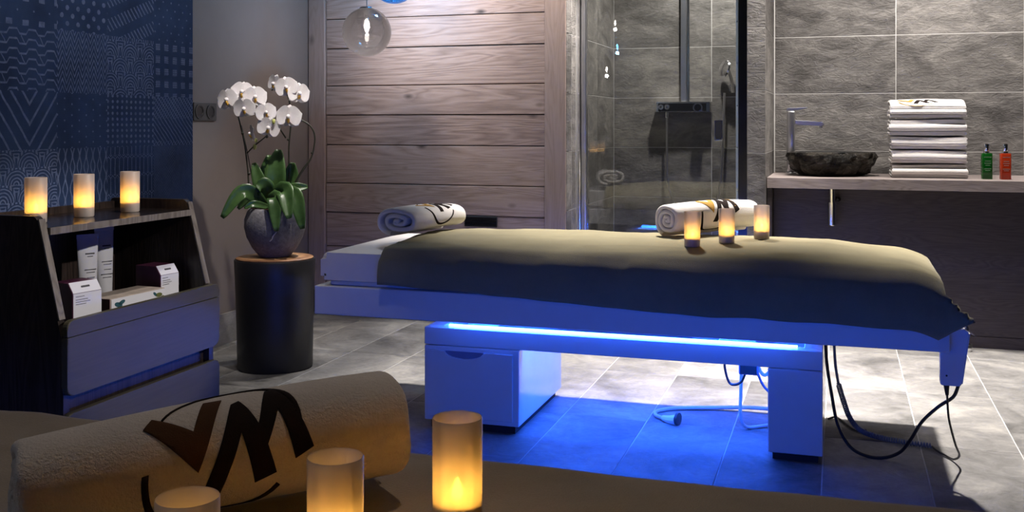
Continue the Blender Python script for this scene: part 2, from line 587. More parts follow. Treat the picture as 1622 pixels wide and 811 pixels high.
def stump_top_mat():
    m, nt, b = newmat('stump_top_wood')
    p = position(nt, coord='OBJECT')
    sep = nd(nt, 'ShaderNodeSeparateXYZ'); nt.links.new(p, sep.inputs[0])
    x, y = G(nt, sep.outputs[0]), G(nt, sep.outputs[1])
    d = ((x + 0.02) * (x + 0.02) + (y - 0.01) * (y - 0.01)).sqrt()
    n = G(nt, noise_tex(nt, p, 18, 4))
    r = ((d * 60.0 + n * 2.2).sin() + 1.0) * 0.5
    g = r * 0.5 + n * 0.5
    nt.links.new(ramp(nt, g.s, [(0.2, (0.17, 0.075, 0.03)), (0.5, (0.36, 0.18, 0.08)), (0.8, (0.50, 0.29, 0.14))]), b.inputs['Base Color'])
    b.inputs['Roughness'].default_value = 0.5
    return m


M['petal'] = petal_mat()
M['petal_lip'] = plain('orchid_lip', (0.75, 0.42, 0.06), 0.5, var=0.35, nscale=120)
M['leaf'] = leaf_mat()
M['stump_top'] = stump_top_mat()


def liquid(name, col):
    m, nt, b = newmat(name)
    b.inputs['Base Color'].default_value = tuple(col) + (1,)
    b.inputs['Roughness'].default_value = 0.06
    b.inputs['Transmission Weight'].default_value = 0.55
    b.inputs['IOR'].default_value = 1.4
    return m


M['green_liquid'] = liquid('green_bath_gel', (0.008, 0.14, 0.015))
M['orange_liquid'] = liquid('orange_bath_gel', (0.62, 0.060, 0.015))
M['label_clear'] = plain('pale_print', (0.30, 0.34, 0.28), 0.4)


# ------------------------------------------------------------------ patchwork wallpaper patterns
def paper(kind):
    m, nt, b = newmat('wallpaper_' + kind)
    g = nd(nt, 'ShaderNodeNewGeometry')
    sep = nd(nt, 'ShaderNodeSeparateXYZ'); nt.links.new(g.outputs['Position'], sep.inputs[0])
    y, z = G(nt, sep.outputs[1]), G(nt, sep.outputs[2])
    p = position(nt)
    wob = (G(nt, noise_tex(nt, p, 22, 3)) - 0.5) * 0.006
    y, z = y + wob, z + wob

    def dots(y, z, py, pz, r, stagger=True, square=False):
        row = (z / pz).floor()
        yy = (y / py) + (row.mod2() * 0.5 if stagger else 0.0)
        dy = (yy.fract() - 0.5).abs() * py
        dz = ((z / pz).fract() - 0.5).abs() * pz
        if square: return dy.mx(dz).lt(r)
        return (dy * dy + dz * dz).sqrt().lt(r)

    def line(v, wdt): return ((v.fract() - 0.5).abs()).gt(0.5 - wdt)

    def scallop(s, ring):
        row = (z / (s * 0.5)).floor()
        cy = (y / s) + row.mod2() * 0.5
        dy = (cy.fract() - 0.5) * s
        dz = (z / (s * 0.5)).fract() * (s * 0.5)
        d = (dy * dy + dz * dz).sqrt()
        lower = dy.abs() * 0 + 1.0
        rings = line(d / ring, 0.20)
        inside = d.lt(s * 0.5)
        dy2 = (((cy + 0.5).fract()) - 0.5) * s
        dz2 = dz + s * 0.5
        d2 = (dy2 * dy2 + dz2 * dz2).sqrt()
        rings2 = line(d2 / ring, 0.20)
        msk = rings * inside + rings2 * (1.0 - inside)
        rim = ((d - s * 0.5).abs()).lt(ring * 0.45)
        dotty = line((dy / (ring * 1.4)), 0.28)
        return msk * (1.0 - rim) + rim * dotty

    if kind == 'squares':
        k = dots(y, z, 0.062, 0.075, 0.0115, False, True).mx(dots(y + 0.031, z + 0.037, 0.062, 0.075, 0.003, False))
    elif kind == 'dots':
        k = dots(y, z, 0.046, 0.024, 0.0075)
    elif kind == 'hexes':
        t = (z / 0.028)
        u = y / 0.072
        zig = (u * 1.0).tri()
        k = line(t + (zig * 4.0 - 1.6).clamp() * 0.5, 0.10).mx(line(t * 0.5 + u * 2.0, 0.05) * zig.gt(0.8))
    elif kind == 'zigzag':
        k = line(z / 0.021 + (y / 0.034).tri() * 1.7, 0.17)
    elif kind == 'hatch':
        k = line(y / 0.021 + z / 0.024, 0.15) * ((z / 0.012 - y / 0.03).sin().gt(-0.2))
    elif kind == 'smalldots':
        k = dots(y, z, 0.044, 0.026, 0.0032)
    elif kind == 'chevron':
        k = line((((y - 2.400) / 0.16) + 0.5).tri() * 0.0 + (z - (y - 2.402).abs() * 1.35) / 0.058, 0.10)
    elif kind == 'sparse':
        k = dots(y, z, 0.062, 0.0165, 0.0030)
    elif kind == 'dotgrid':
        k = dots(y, z, 0.0225, 0.0185, 0.0050, False)
    elif kind == 'crosshatch':
        k = line(y / 0.020 + z / 0.020, 0.12).mx(line(y / 0.014 - z / 0.014, 0.10) * ((z / 0.03).sin().gt(-0.3)))
    elif kind == 'scallops':
        k = scallop(0.098, 0.0098)
    elif kind == 'waves':
        k = line((y + (z / 0.0105).sin() * 0.004) / 0.030, 0.08).mx(line((y - (z / 0.0105).sin() * 0.0045) / 0.030 + 0.35, 0.07))
    elif kind == 'combs':
        k = (line(y / 0.0205, 0.07) * ((z / 0.062).fract().gt(0.22))).mx(line(z / 0.0100 + (y / 0.0205).tri(), 0.16) * ((z / 0.062).fract().lt(0.22)))
    elif kind == 'grids':
        cell = dots(y, z, 0.047, 0.042, 0.0115, False, True)
        k = cell * (line(y / 0.0075, 0.25).mx(line(z / 0.0075, 0.25)))
    else:
        k = line(y / 0.009 + z / 0.011, 0.22) * 0.5
    ink = G(nt, noise_tex(nt, p, 55, 4, 0.7))
    weave = ((y * 2300.0).sin() * 0.5 + (z * 2300.0).sin() * 0.5) * 0.10
    bl = G(nt, noise_tex(nt, p, 5, 4, 0.6))
    base = ramp(nt, (bl + weave).s, [(0.25, (0.008, 0.017, 0.050)), (0.5, (0.015, 0.032, 0.088)), (0.8, (0.024, 0.050, 0.13))])
    fac = (k * (ink * 1.5 - 0.1) + weave * 0.3).clamp() * 0.85
    nt.links.new(mixc(nt, fac.s, base, (0.115, 0.155, 0.29)), b.inputs['Base Color'])
    b.inputs['Roughness'].default_value = 0.85
    b.inputs['Specular IOR Level'].default_value = 0.15
    return m


# ------------------------------------------------------------------ structure
def struct(name, bm, mat, parent=None, **k):
    o = obj(name, bm, mat, parent, **k)
    if parent is None: o['kind'] = 'structure'
    return o


TILE = {}


def tile_mesh(a, b, t, bev, key):
    """slab a (x) by b (y) by t (z), centred, face up"""
    k = (round(a, 4), round(b, 4), key)
    if k not in TILE:
        bm = bx(-a / 2, a / 2, -b / 2, b / 2, -t / 2, t / 2)
        es = [e for e in bm.edges if all(v.co.z > 0 for v in e.verts)]
        bmesh.ops.bevel(bm, geom=es, offset=bev, segments=1, affect='EDGES')
        me = fin(bm, 'tile')
        me.materials.append(M[key])
        TILE[k] = me
    return TILE[k]


ZR = [0.0, 0.319, 0.638, 0.957, 1.276, 1.595, 1.914, 2.233, 2.552, 2.60]


def wall_tiles(parent, axis, fixed, spans, z0=0.0, z1=2.6, key='tile_wall', face=1, t=0.012, gap=0.0035):
    """tiles on a vertical plane; axis 'y': plane y=fixed seen along +y; axis 'x': plane x=fixed; face = side the tiles stand on"""
    for (a, b) in spans:
        for r0, r1 in zip(ZR, ZR[1:]):
            lo, hi = max(r0, z0), min(r1, z1)
            if hi - lo < 0.012: continue
            me = tile_mesh(b - a - gap, hi - lo - gap, t, 0.0012, key)
            o = bpy.data.objects.new('tile', me)
            COL.objects.link(o)
            o.parent = parent
            c, zc = (a + b) / 2, (lo + hi) / 2
            if axis == 'y':
                o.location = (c, fixed + face * t / 2, zc)
                o.rotation_euler = (PI / 2, 0, 0) if face < 0 else (-PI / 2, 0, PI)
                o.rotation_euler = (PI / 2, 0, 0 if face < 0 else PI)
            else:
                o.location = (fixed + face * t / 2, c, zc)
                o.rotation_euler = (PI / 2, 0, PI / 2 if face > 0 else -PI / 2)


# floor: mortar bed with separate slate tiles
flo = struct('floor', bx(-2.96, 2.6, -1.0, 6.60, -0.06, -0.0012), M['grout_floor'])
xs = [-2.896 + 0.3155 * i for i in range(-1, 18)]
ys = [3.815 + 0.74 * i for i in range(-6, 5)]
for xa, xb in zip(xs, xs[1:]):
    xa, xb = max(xa, -2.955), min(xb, 2.6)
    for ya, yb in zip(ys, ys[1:]):
        ya, yb = max(ya, -1.0), min(yb, 6.6)
        if yb - ya < 0.03 or xb - xa < 0.03: continue
        if ya > 3.0 or yb > 1.0:
            o = link('tile', tile_mesh(xb - xa - 0.004, yb - ya - 0.004, 0.01, 0.0008, 'tile_floor'), None, flo)
            o.location = ((xa + xb) / 2, (ya + yb) / 2, -0.005)

struct('ceiling', bx(-2.96, 2.6, -1.0, 6.7, 2.6, 2.7), plain('grey_ceiling', (0.10, 0.095, 0.09), 0.9, coord='WORLD'))
struct('wall_left', bx(-3.08, -2.96, -1.0, 5.6, -0.06, 2.6), M['wall_grey'])
struct('wall_rear', bx(-3.08, 2.7, -1.12, -1.0, -0.06, 2.6), M['wall_dim'])
struct('wall_right', bx(2.6, 2.72, -1.0, 6.2, -0.06, 2.6), M['wall_dim'])

# papered wall block standing forward of the grey wall
cols = [1.846, 2.068, 2.290, 2.510, 2.731, 2.9615, 3.183]
rows = [0.0, 0.17, 0.34, 0.51, 0.68, 0.852, 1.030, 1.197, 1.383, 1.57, 1.757, 1.944, 2.13, 2.32, 2.6]
kinds = ['squares', 'hexes', 'chevron', 'scallops', 'dots', 'zigzag', 'sparse', 'waves', 'hatch', 'dotgrid', 'combs', 'smalldots', 'grids', 'crosshatch', 'fine']
grid = {(2, 8): 'squares', (2, 7): 'hexes', (2, 6): 'chevron', (2, 5): 'scallops', (2, 4): 'scallops',
        (3, 8): 'dots', (3, 7): 'zigzag', (3, 6): 'sparse', (3, 5): 'waves', (3, 4): 'waves',
        (4, 8): 'hatch', (4, 7): 'scallops', (4, 6): 'dotgrid', (4, 5): 'combs', (4, 4): 'combs',
        (5, 8): 'smalldots', (5, 7): 'grids', (5, 6): 'crosshatch', (5, 5): 'fine', (5, 4): 'fine'}
bm = bmesh.new()
for i in range(len(cols) - 1):
    for j in range(len(rows) - 1):
        f = bm.faces.new([bm.verts.new((-2.21, yy, zz)) for yy, zz in ((cols[i], rows[j]), (cols[i + 1], rows[j]), (cols[i + 1], rows[j + 1]), (cols[i], rows[j + 1]))])
        f.material_index = kinds.index(grid.get((i, j), kinds[(i * 5 + j * 3) % len(kinds)]))
bmesh.ops.remove_doubles(bm, verts=bm.verts, dist=1e-5)
me = bpy.data.meshes.new('wallpaper')
bm.to_mesh(me); bm.free()
for k in kinds: me.materials.append(paper(k))
wp = struct('wall_papered', bx(-2.955, -2.2105, 1.846, 3.183, 0, 2.6), M['wall_grey'])
pw = link('wallpaper', me, None, wp)
md = pw.modifiers.new('thickness', 'SOLIDIFY'); md.thickness = 0.001; md.offset = 1.0

# skirtings
b1 = struct('baseboard_left', bx(-2.96, -2.951, 3.19, 5.39, 0, 0.150), M['grout'])
for i in range(4):
    a, b = 3.19 + i * 0.55, 3.19 + (i + 1) * 0.55
    struct('tile', bx(-2.951, -2.945, a + 0.0015, b - 0.0015, 0, 0.155, bev=0.001), M['tile_base'], b1)

# wood wall: separate planks between two posts
ww = struct('wall_wood', bx(-2.955, -1.42, 5.43, 5.6, 0, 2.6), M['dark_gap'])
seams = [0.155, 0.400, 0.597, 0.764, 0.985, 1.157, 1.325, 1.541, 1.712, 1.93, 2.13, 2.30, 2.52, 2.60]
for k, (a, b) in enumerate(zip(seams, seams[1:])):
    struct('plank', bx(-2.848, -1.530, 5.403 + 0.0035 * math.sin(k * 2.3), 5.43, a + 0.0022, b - 0.0022, bev=0.003), M['plank'], ww)
for (a, b) in ((-2.955, -2.851), (-1.527, -1.408)):
    struct('post', bx(a, b, 5.386, 5.43, 0.155, 2.6, bev=0.002), M['post'], ww)
for (a, b) in ((-2.955, -2.45), (-2.447, -1.93), (-1.927, -1.408)):
    struct('skirting_tile', bx(a, b, 5.392, 5.43, 0, 0.153, bev=0.001), M['tile_base'], ww)

# shower recess: left wall with reveal, back wall, dividing pillar
sl = struct('wall_shower_left', bx(-1.60, -1.4065, 5.605, 6.7, 0.0, 2.6), M['grout'])
wall_tiles(sl, 'x', -1.417, [(5.68, 6.14), (6.14, 6.60)], key='tile_shower')
rv = struct('wall_shower_reveal', bx(-1.4175, -1.4053, 5.435, 5.603, 0, 2.6), M['grout'])
wall_tiles(rv, 'x', -1.412, [(5.388, 5.50), (5.502, 5.60)], key='tile_wall', t=0.008)
sb = struct('wall_shower_back', bx(-1.405, -0.44, 6.6015, 6.75, 0, 2.6), M['grout'])
wall_tiles(sb, 'y', 6.612, [(-1.404, -0.777), (-0.777, -0.462)], key='tile_shower', face=-1)
pl = struct('wall_pillar', bx(-0.4545, -0.3655, 5.3815, 6.60, 0, 2.6), M['grout'])
wall_tiles(pl, 'y', 5.392, [(-0.457, -0.363)], face=-1)
wall_tiles(pl, 'x', -0.374, [(5.395, 6.05)], face=1, t=0.010)
wall_tiles(pl, 'x', -0.446, [(5.70, 6.14), (6.14, 6.59)], face=-1, key='tile_shower', t=0.010)
nb = struct('wall_niche', bx(-0.363, 2.2, 6.0615, 6.2, 0, 2.6), M['grout'])
wall_tiles(nb, 'y', 6.072, [(-0.358, 0.288), (0.288, 0.927), (0.927, 1.566), (1.566, 2.2)], z0=0.638, face=-1)

# ------------------------------------------------------------------ counter, front panel
cp = struct('wall_counter', bx(-0.335, 2.2, 5.565, 5.62, 0.058, 0.776, bev=0.001), M['panel'])
struct('plinth', bx(-0.335, 2.2, 5.562, 5.60, 0.0, 0.056), M['panel'], cp)
struct('side_panel', bx(-0.361, -0.337, 5.455, 5.62, 0.0, 0.776, bev=0.001), M['panel'], cp)
ct = obj('vanity_counter', bx(-0.361, 2.2, 5.44, 6.055, 0.778, 0.832, bev=0.0015), M['counter'])
tag(ct, 'long grey-brown wooden counter shelf carrying the stone basin', 'counter')

# ------------------------------------------------------------------ shower door and fittings
dr = empty('shower_door', (-0.95, 5.65, 0))
tag(dr, 'frameless clear glass shower door with black square handle', 'shower door')
def part(name, bm, mat, root, smooth=False, angle=35):
    o = obj(name, bm, mat, root, smooth, angle)
    o.matrix_parent_inverse = Matrix.Translation(-Vector(root.location))
    return o
part('glass_pane', bx(-1.352, -0.536, 5.646, 5.654, 0.02, 2.2), M['glass_door'], dr)
part('edge_seal', bx(-0.5355, -0.523, 5.642, 5.658, 0.02, 2.2, bev=0.002), M['seal'], dr)
h = part('handle', prism(round_poly([(-0.648, 1.017), (-0.604, 1.017), (-0.604, 1.126), (-0.648, 1.126)], 0.004, 2), 5.632, 5.6455, 'y', 0.001), M['chrome'], dr)
part('handle_recess', bx(-0.6405, -0.6115, 5.6305, 5.6319, 1.025, 1.118), M['black_plastic'], h)
for i in range(7):
    part('seal_clip', bx(-0.530, -0.526, 5.639, 5.6419, 0.30 + i * 0.225, 0.306 + i * 0.225), M['chrome'], dr)
fp = empty('door_profile', (-1.385, 5.65, 0))
tag(fp, 'polished chrome hinge profile on the left of the shower glass', 'door frame')
part('outer_channel', bx(-1.403, -1.384, 5.612, 5.66, 0.0, 2.25, bev=0.003, seg=2), M['chrome'], fp)
part('inner_channel', bx(-1.382, -1.3525, 5.62, 5.66, 0.0, 2.25, bev=0.006, seg=3), M['chrome_dark'], fp)
dp = obj('closing_profile', bx(-0.5225, -0.4585, 5.64, 5.665, 0.0, 2.25, bev=0.002), M['dark_metal'])  # chrome strip; the dark reflection it mirrors is put into its base colour
tag(dp, 'chrome closing strip, dark reflection painted in, between shower glass and tiled pillar', 'door frame')

mx = empty('shower_mixer', (-0.945, 6.59, 1.2))
tag(mx, 'chrome thermostatic shower mixer bar with shelf top on tiled wall', 'shower mixer')
part('body', bx(-1.118, -0.772, 6.515, 6.598, 1.180, 1.248, bev=0.006, seg=2), M['chrome'], mx)
part('front_plate', bx(-1.10, -0.80, 6.5115, 6.5149, 1.187, 1.236), M['dark_metal'], mx)
for x in (-1.081, -1.042):
    b_ = part('push_button', cyl(bmesh.new(), (x, 6.511, 1.213), (x, 6.498, 1.213), 0.0165), M['chrome'], mx, True)
    part('button_core', cyl(bmesh.new(), (x, 6.4979, 1.213), (x, 6.495, 1.213), 0.007), M['socket'], b_, True)
k_ = part('dial', cyl(bmesh.new(), (-0.847, 6.511, 1.208), (-0.847, 6.470, 1.208), 0.030, 28), M['chrome'], mx, True)
part('dial_face', cyl(bmesh.new(), (-0.847, 6.4698, 1.208), (-0.847, 6.466, 1.208), 0.0215, 28), M['dark_metal'], k_, True)
part('hose_outlet', cyl(bmesh.new(), (-1.050, 6.545, 1.18), (-1.050, 6.545, 1.145), 0.011), M['chrome'], mx, True)
part('hose', tube(bmesh.new(), [(-1.050, 6.545, 1.15), (-1.050, 6.545, 0.95), (-1.045, 6.545, 0.75), (-1.005, 6.54, 0.60), (-0.95, 6.535, 0.47), (-0.86, 6.53, 0.42), (-0.77, 6.53, 0.50), (-0.715, 6.53, 0.75), (-0.70, 6.535, 1.05), (-0.69, 6.54, 1.30)], 0.0075, 8), M['chrome_dark'], mx, True)
rr = empty('shower_rail', (-0.93, 6.58, 1.25))
tag(rr, 'flat chrome riser rail rising from the shower mixer', 'shower rail')
part('rail', bx(-0.965, -0.928, 6.555, 6.580, 1.249, 2.35, bev=0.003), M['chrome_dark'], rr)
part('rail_edge', bx(-0.926, -0.908, 6.555, 6.580, 1.249, 2.35, bev=0.003), M['chrome'], rr)
for z in (1.5, 2.2):
    part('wall_bracket', bx(-0.95, -0.92, 6.580, 6.5995, z, z + 0.03), M['chrome'], rr)
hs = empty('hand_shower', (-0.66, 6.56, 1.42))
tag(hs, 'white-faced hand shower hanging at the right shower wall', 'shower head')
part('head', lathe(bmesh.new(), [(0.0, -0.006), (0.05, -0.006), (0.056, 0.0), (0.05, 0.008), (0.02, 0.016), (0, 0.017)], 28), M['chrome'], hs, True)
hs.children[0].matrix_parent_inverse = Matrix.Identity(4)
hs.children[0].rotation_euler = (math.radians(78), 0, math.radians(-50))
hs.children[0].location = (-0.025, -0.05, 0.03)
fc_ = obj('spray_face', lathe(bmesh.new(), [(0.0, -0.0075), (0.044, -0.0075), (0.044, -0.0062), (0, -0.0062)], 28), M['card_white'], hs.children[0])
part('handle', tube(bmesh.new(), [(-0.665, 6.525, 1.44), (-0.648, 6.545, 1.38), (-0.642, 6.553, 1.33), (-0.64, 6.553, 1.30)], 0.011, 10), M['chrome'], hs, True)
part('holder', cyl(bmesh.new(), (-0.642, 6.5995, 1.345), (-0.642, 6.548, 1.345), 0.016), M['chrome'], hs, True)

# ------------------------------------------------------------------ black outlet plate on the wood wall
vt = empty('wall_grille', (-1.88, 5.40, 0.567))
tag(vt, 'small black ventilation grille low on the plank wall behind the towel', 'vent')
part('frame', bx(-1.99, -1.800, 5.392, 5.4015, 0.538, 0.596, bev=0.002), M['black_plastic'], vt)
for i in range(3):
    part('slat', bx(-1.985, -1.805, 5.389, 5.3918, 0.546 + i * 0.016, 0.556 + i * 0.016), M['dark_metal'], vt)

# socket plate
sp = empty('double_socket', (-2.96, 4.35, 1.165))
tag(sp, 'double round wall socket in dark plate on the grey wall', 'socket')
part('plate', prism(round_poly([(4.262, 1.121), (4.452, 1.121), (4.452, 1.209), (4.262, 1.209)], 0.008, 3), -2.9595, -2.951, 'x', 0.0015), M['socket'], sp)
for y in (4.307, 4.400):
    bm = bmesh.new()
    lathe(bm, [(0.031, 0.0), (0.036, 0.0), (0.036, 0.004), (0.030, 0.004)], 32, closed=True)
    o = part('socket_ring', bm, M['socket'], sp, True)
    o.matrix_parent_inverse = Matrix.Identity(4)
    o.rotation_euler = (0, PI / 2, 0); o.location = (0.0092, y - 4.35, 0)
    bm = bmesh.new()
    lathe(bm, [(0.0, 0.0), (0.0295, 0.0), (0.0295, 0.003), (0.024, 0.003), (0.022, 0.0005), (0, 0.0005)], 32)
    o2 = obj('socket_well', bm, M['black_plastic'], o, True)
    o2.location = (0, 0, 0.0)

# ------------------------------------------------------------------ pendant lamps
def pendant(loc, r, mat, label, watts, group='blown glass globe pendants'):
    p = empty('pendant_lamp', loc)
    tag(p, label, 'pendant lamp', group)
    n = 20
    a0 = 0.30
    prof = [(r * math.sin(a0), r * math.cos(a0))]
    for i in range(1, n + 1):
        a = a0 + (PI - a0) * i / n
        prof.append((r * math.sin(a) if i < n else 0.0, r * math.cos(a)))
    g = obj('globe', lathe(bmesh.new(), prof, 40), mat, p, True, 180)
    zt = r * math.cos(a0)
    rt = r * math.sin(a0)
    obj('cap', lathe(bmesh.new(), [(0, zt + 0.009), (rt * 0.9, zt + 0.008), (rt * 1.02, zt + 0.002), (rt * 1.0, zt - 0.002), (0, zt - 0.002)], 32), M['chrome'], p, True)
    obj('cord', cyl(bmesh.new(), (0, 0, zt + 0.009), (0, 0, 2.598 - loc[2]), 0.0026, 8), M['black_plastic'], p, True)
    obj('lamp_holder', lathe(bmesh.new(), [(0, zt - 0.0022), (0.016, zt - 0.0022), (0.016, zt - 0.045), (0.0, zt - 0.045)], 20), M['chrome'], p, True)
    bl = obj('bulb', lathe(bmesh.new(), [(0.013, zt - 0.046), (0.022, zt - 0.066), (0.032, zt - 0.09), (0.034, zt - 0.105), (0.026, zt - 0.13), (0.010, zt - 0.142), (0, zt - 0.143)], 24), M['bulb_glass'], p, True, 180)
    obj('filament', lathe(bmesh.new(), [(0, zt - 0.055), (0.010, zt - 0.066), (0.013, zt - 0.09), (0.007, zt - 0.118), (0, zt - 0.126)], 14), M['filament'], bl, True, 180)
    d = bpy.data.lights.new('bulb_light', 'POINT')
    d.energy = watts; d.color = (1, 0.84, 0.70); d.shadow_soft_size = 0.02
    o = bpy.data.objects.new('bulb_light', d); COL.objects.link(o)
    o.parent = p; o.location = (0, 0, zt - 0.16)
    return p


pendant((-2.382, 4.97, 1.59), 0.129, M['globe_grey'], 'smoked grey glass globe pendant hanging before the plank wall', 16)
pendant((-2.226, 4.97, 1.862), 0.129, M['globe_blue'], 'cobalt blue glass globe pendant at the top edge', 20)
pendant((-2.46, -0.34, 2.23), 0.129, M['globe_grey'], 'smoked globe pendant mirrored uppermost in the shower glass', 9)
pendant((-2.493, -0.62, 1.979), 0.129, M['globe_blue'], 'blue globe pendant mirrored in the shower glass', 9)
pendant((-2.497, -0.06, 1.686), 0.129, M['globe_grey'], 'smoked globe pendant mirrored lowest in the shower glass', 9)


# ------------------------------------------------------------------ treatment tables
TY0, TY1 = 3.42, 4.16


def led_light(parent, loc, sx, watts, rot=(0, 0, 0), sy=0.012):
    d = bpy.data.lights.new('led_light', 'AREA')
    d.shape = 'RECTANGLE'; d.size = sx; d.size_y = sy
    d.energy = watts; d.color = (0.012, 0.10, 1.0)
    o = bpy.data.objects.new('led_light', d); COL.objects.link(o)
    o.parent = parent; o.location = loc; o.rotation_euler = rot
    return o


def treatment_table(origin, label, detail=True, out=(7.0, 5.0)):
    ox, oy = origin
    t = empty('treatment_table', (-0.77 + ox, 3.79 + oy, 0))
    tag(t, label, 'massage table', 'spa treatment tables')
    inv = Matrix.Translation((0.77, -3.79, 0))
    def P(name, bm, mat, smooth=False, par=None, angle=35):
        o = obj(name, bm, mat, par or t, smooth, angle)
        if par is None: o.matrix_parent_inverse = inv
        return o
    # tray frame: four rails and an underside plate
    bm = bmesh.new()
    box(bm, -1.852, 0.318, TY0, TY1, 0.403, 0.508, bev=0.004, seg=2)
    P('top_frame', bm, M['white_satin'])
    P('head_trim', bx(-1.866, -1.853, TY0 + 0.02, TY1 - 0.02, 0.405, 0.490, bev=0.003), M['black_plastic'])
    for (a, b) in ((-1.80, -1.315), (-1.303, -1.015), (-1.003, 0.28)):
        P('support_board', bx(a, b, TY0 + 0.025, TY1 - 0.025, 0.509, 0.528, bev=0.004), M['white_satin'])
    # mattress
    poly = round_poly([(-1.832, 0.529), (0.268, 0.529), (0.268, 0.630), (-1.832, 0.630)], [0.015, 0.03, 0.07, 0.025], 6)
    bm = prism(poly, TY0 + 0.012, TY1 - 0.012, 'y', 0.024, 4)
    P('mattress', bm, M['mattress'], True, angle=50)
    # lower ring: front, rear and two end beams
    x0, x1, y0, y1 = -1.445, -0.056, 3.495, 4.085
    bt, zb, ztp = 0.045, 0.304, 0.366
    P('front_beam', bx(x0, x1, y0, y0 + bt, zb, ztp, bev=0.002), M['white'])
    P('rear_beam', bx(x0, x1, y1 - bt, y1, zb, ztp, bev=0.002), M['white'])
    P('end_beam', bx(x0, x0 + 0.06, y0 + bt, y1 - bt, zb, ztp, bev=0.002), M['white'])
    P('end_beam', bx(x1 - 0.06, x1, y0 + bt, y1 - bt, zb, ztp, bev=0.002), M['white'])
    # LED strips along the inner top of the ring
    for (ya, yb, s) in ((y0 + bt - 0.004, y0 + bt + 0.006, 1), (y1 - bt - 0.006, y1 - bt + 0.004, -1)):
        P('led_strip', bx(x0 + 0.08, x1 - 0.08, ya, yb, ztp + 0.001, ztp + 0.006), M['led'])
    yc = 3.79
    L = x1 - x0 - 0.2
    xm = (x0 + x1) / 2 + 0.77
    led_light(t, (xm, y0 + bt + 0.012 - yc, ztp + 0.010), L, LED_UP, (PI, 0, 0))
    led_light(t, (xm, y1 - bt - 0.012 - yc, ztp + 0.010), L, LED_UP, (PI, 0, 0))
    led_light(t, (xm, y1 - bt - 0.004 - yc, 0.385), L, out[1], (PI / 2, 0, 0), 0.02)
    led_light(t, (xm, y0 + bt + 0.004 - yc, 0.385), L, out[0], (-PI / 2, 0, 0), 0.02)
    led_light(t, (xm, y1 - bt - 0.010 - yc, ztp + 0.004), L, LED_DOWN, (math.radians(-35), 0, 0))
    led_light(t, (xm, y0 + bt + 0.010 - yc, ztp + 0.004), L, LED_DOWN, (math.radians(35), 0, 0))
    # drawer box with a scooped grip
    box_ = P('drawer_box', bx(x0, -1.085, y0, 4.078, 0.030, 0.301, bev=0.004, seg=2), M['white'])
    zt_, zb_ = 0.286, 0.048
    xa, xb = -1.432, -1.106
    xc = (xa + xb) / 2 - 0.02
    sc = [(xc + 0.085 - 0.17 * k / 16 if False else xc + 0.075 * math.cos(PI * k / 14), zt_ - 0.026 * math.sin(PI * k / 14)) for k in range(15)]
    poly = [(xa, zb_), (xb, zb_), (xb, zt_)] + [(xc + 0.09, zt_)] + sc + [(xc - 0.09, zt_)] + [(xa, zt_)]
    P('drawer_front', prism(poly, y0 - 0.010, y0 - 0.0005, 'y', 0.0015, 1), M['white'])
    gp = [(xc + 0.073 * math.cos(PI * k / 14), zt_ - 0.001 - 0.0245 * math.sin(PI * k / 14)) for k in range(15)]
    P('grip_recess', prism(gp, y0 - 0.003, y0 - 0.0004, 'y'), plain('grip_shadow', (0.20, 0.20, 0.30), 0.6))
    P('base_foot', bx(x0 + 0.02, -1.105, y0 + 0.02, 4.06, 0.0, 0.030), M['dark_gap'])
    P('leg_box', bx(-0.229, x1, y0, 4.078, 0.026, 0.301, bev=0.003), M['white'])
    P('base_foot', bx(-0.215, x1 - 0.015, y0 + 0.02, 4.06, 0.0, 0.026), M['dark_gap'])
    # lift arms between ring and tray
    for x in (-1.25, -0.32):
        P('lift_arm', prism([(x - 0.09, ztp - 0.02), (x + 0.03, ztp - 0.02), (x + 0.09, 0.402), (x - 0.03, 0.402)], 3.64, 3.68, 'y'), M['chrome_dark'])
        P('lift_arm', prism([(x - 0.09, ztp - 0.02), (x + 0.03, ztp - 0.02), (x + 0.09, 0.402), (x - 0.03, 0.402)], 3.90, 3.94, 'y'), M['chrome_dark'])
    P('cross_tube', cyl(bmesh.new(), (-1.38, 3.79, 0.335), (-0.12, 3.79, 0.335), 0.018), M['chrome_dark'], True)
    if detail:
        P('actuator', prism(round_poly([(-0.52, 0.305), (-0.37, 0.305), (-0.40, 0.262), (-0.485, 0.262)], 0.012, 3), 3.70, 3.78, 'y', 0.004), M['white_satin'])
        jb = P('junction_box', bx(-0.338, -0.272, 3.66, 3.72, 0.235, 0.303, bev=0.003), M['blue_cable'])
        P('junction_cover', bx(-0.333, -0.277, 3.656, 3.6598, 0.24, 0.298), M['black_plastic'], par=None)
        P('cable_loop', tube(bmesh.new(), [(-0.385, 3.70, 0.303), (-0.39, 3.70, 0.25), (-0.372, 3.70, 0.192), (-0.335, 3.69, 0.20), (-0.315, 3.69, 0.240)], 0.0045, 7), M['black_plastic'], True)
        P('cable_loop', tube(bmesh.new(), [(-0.262, 3.74, 0.303), (-0.275, 3.72, 0.255), (-0.255, 3.72, 0.225), (-0.228, 3.72, 0.250)], 0.006, 7), M['white_satin'], True)
        P('cable_loop', tube(bmesh.new(), [(-0.290, 3.70, 0.27), (-0.262, 3.70, 0.20), (-0.232, 3.70, 0.165)], 0.0045, 7), M['blue_cable'], True)
        P('hanging_cable', tube(bmesh.new(), [(-0.335, 3.73, 0.25), (-0.338, 3.74, 0.15), (-0.340, 3.76, 0.06), (-0.325, 3.82, 0.010), (-0.27, 3.86, 0.007), (-0.232, 3.88, 0.012)], 0.006, 8), M['white_satin'], True)
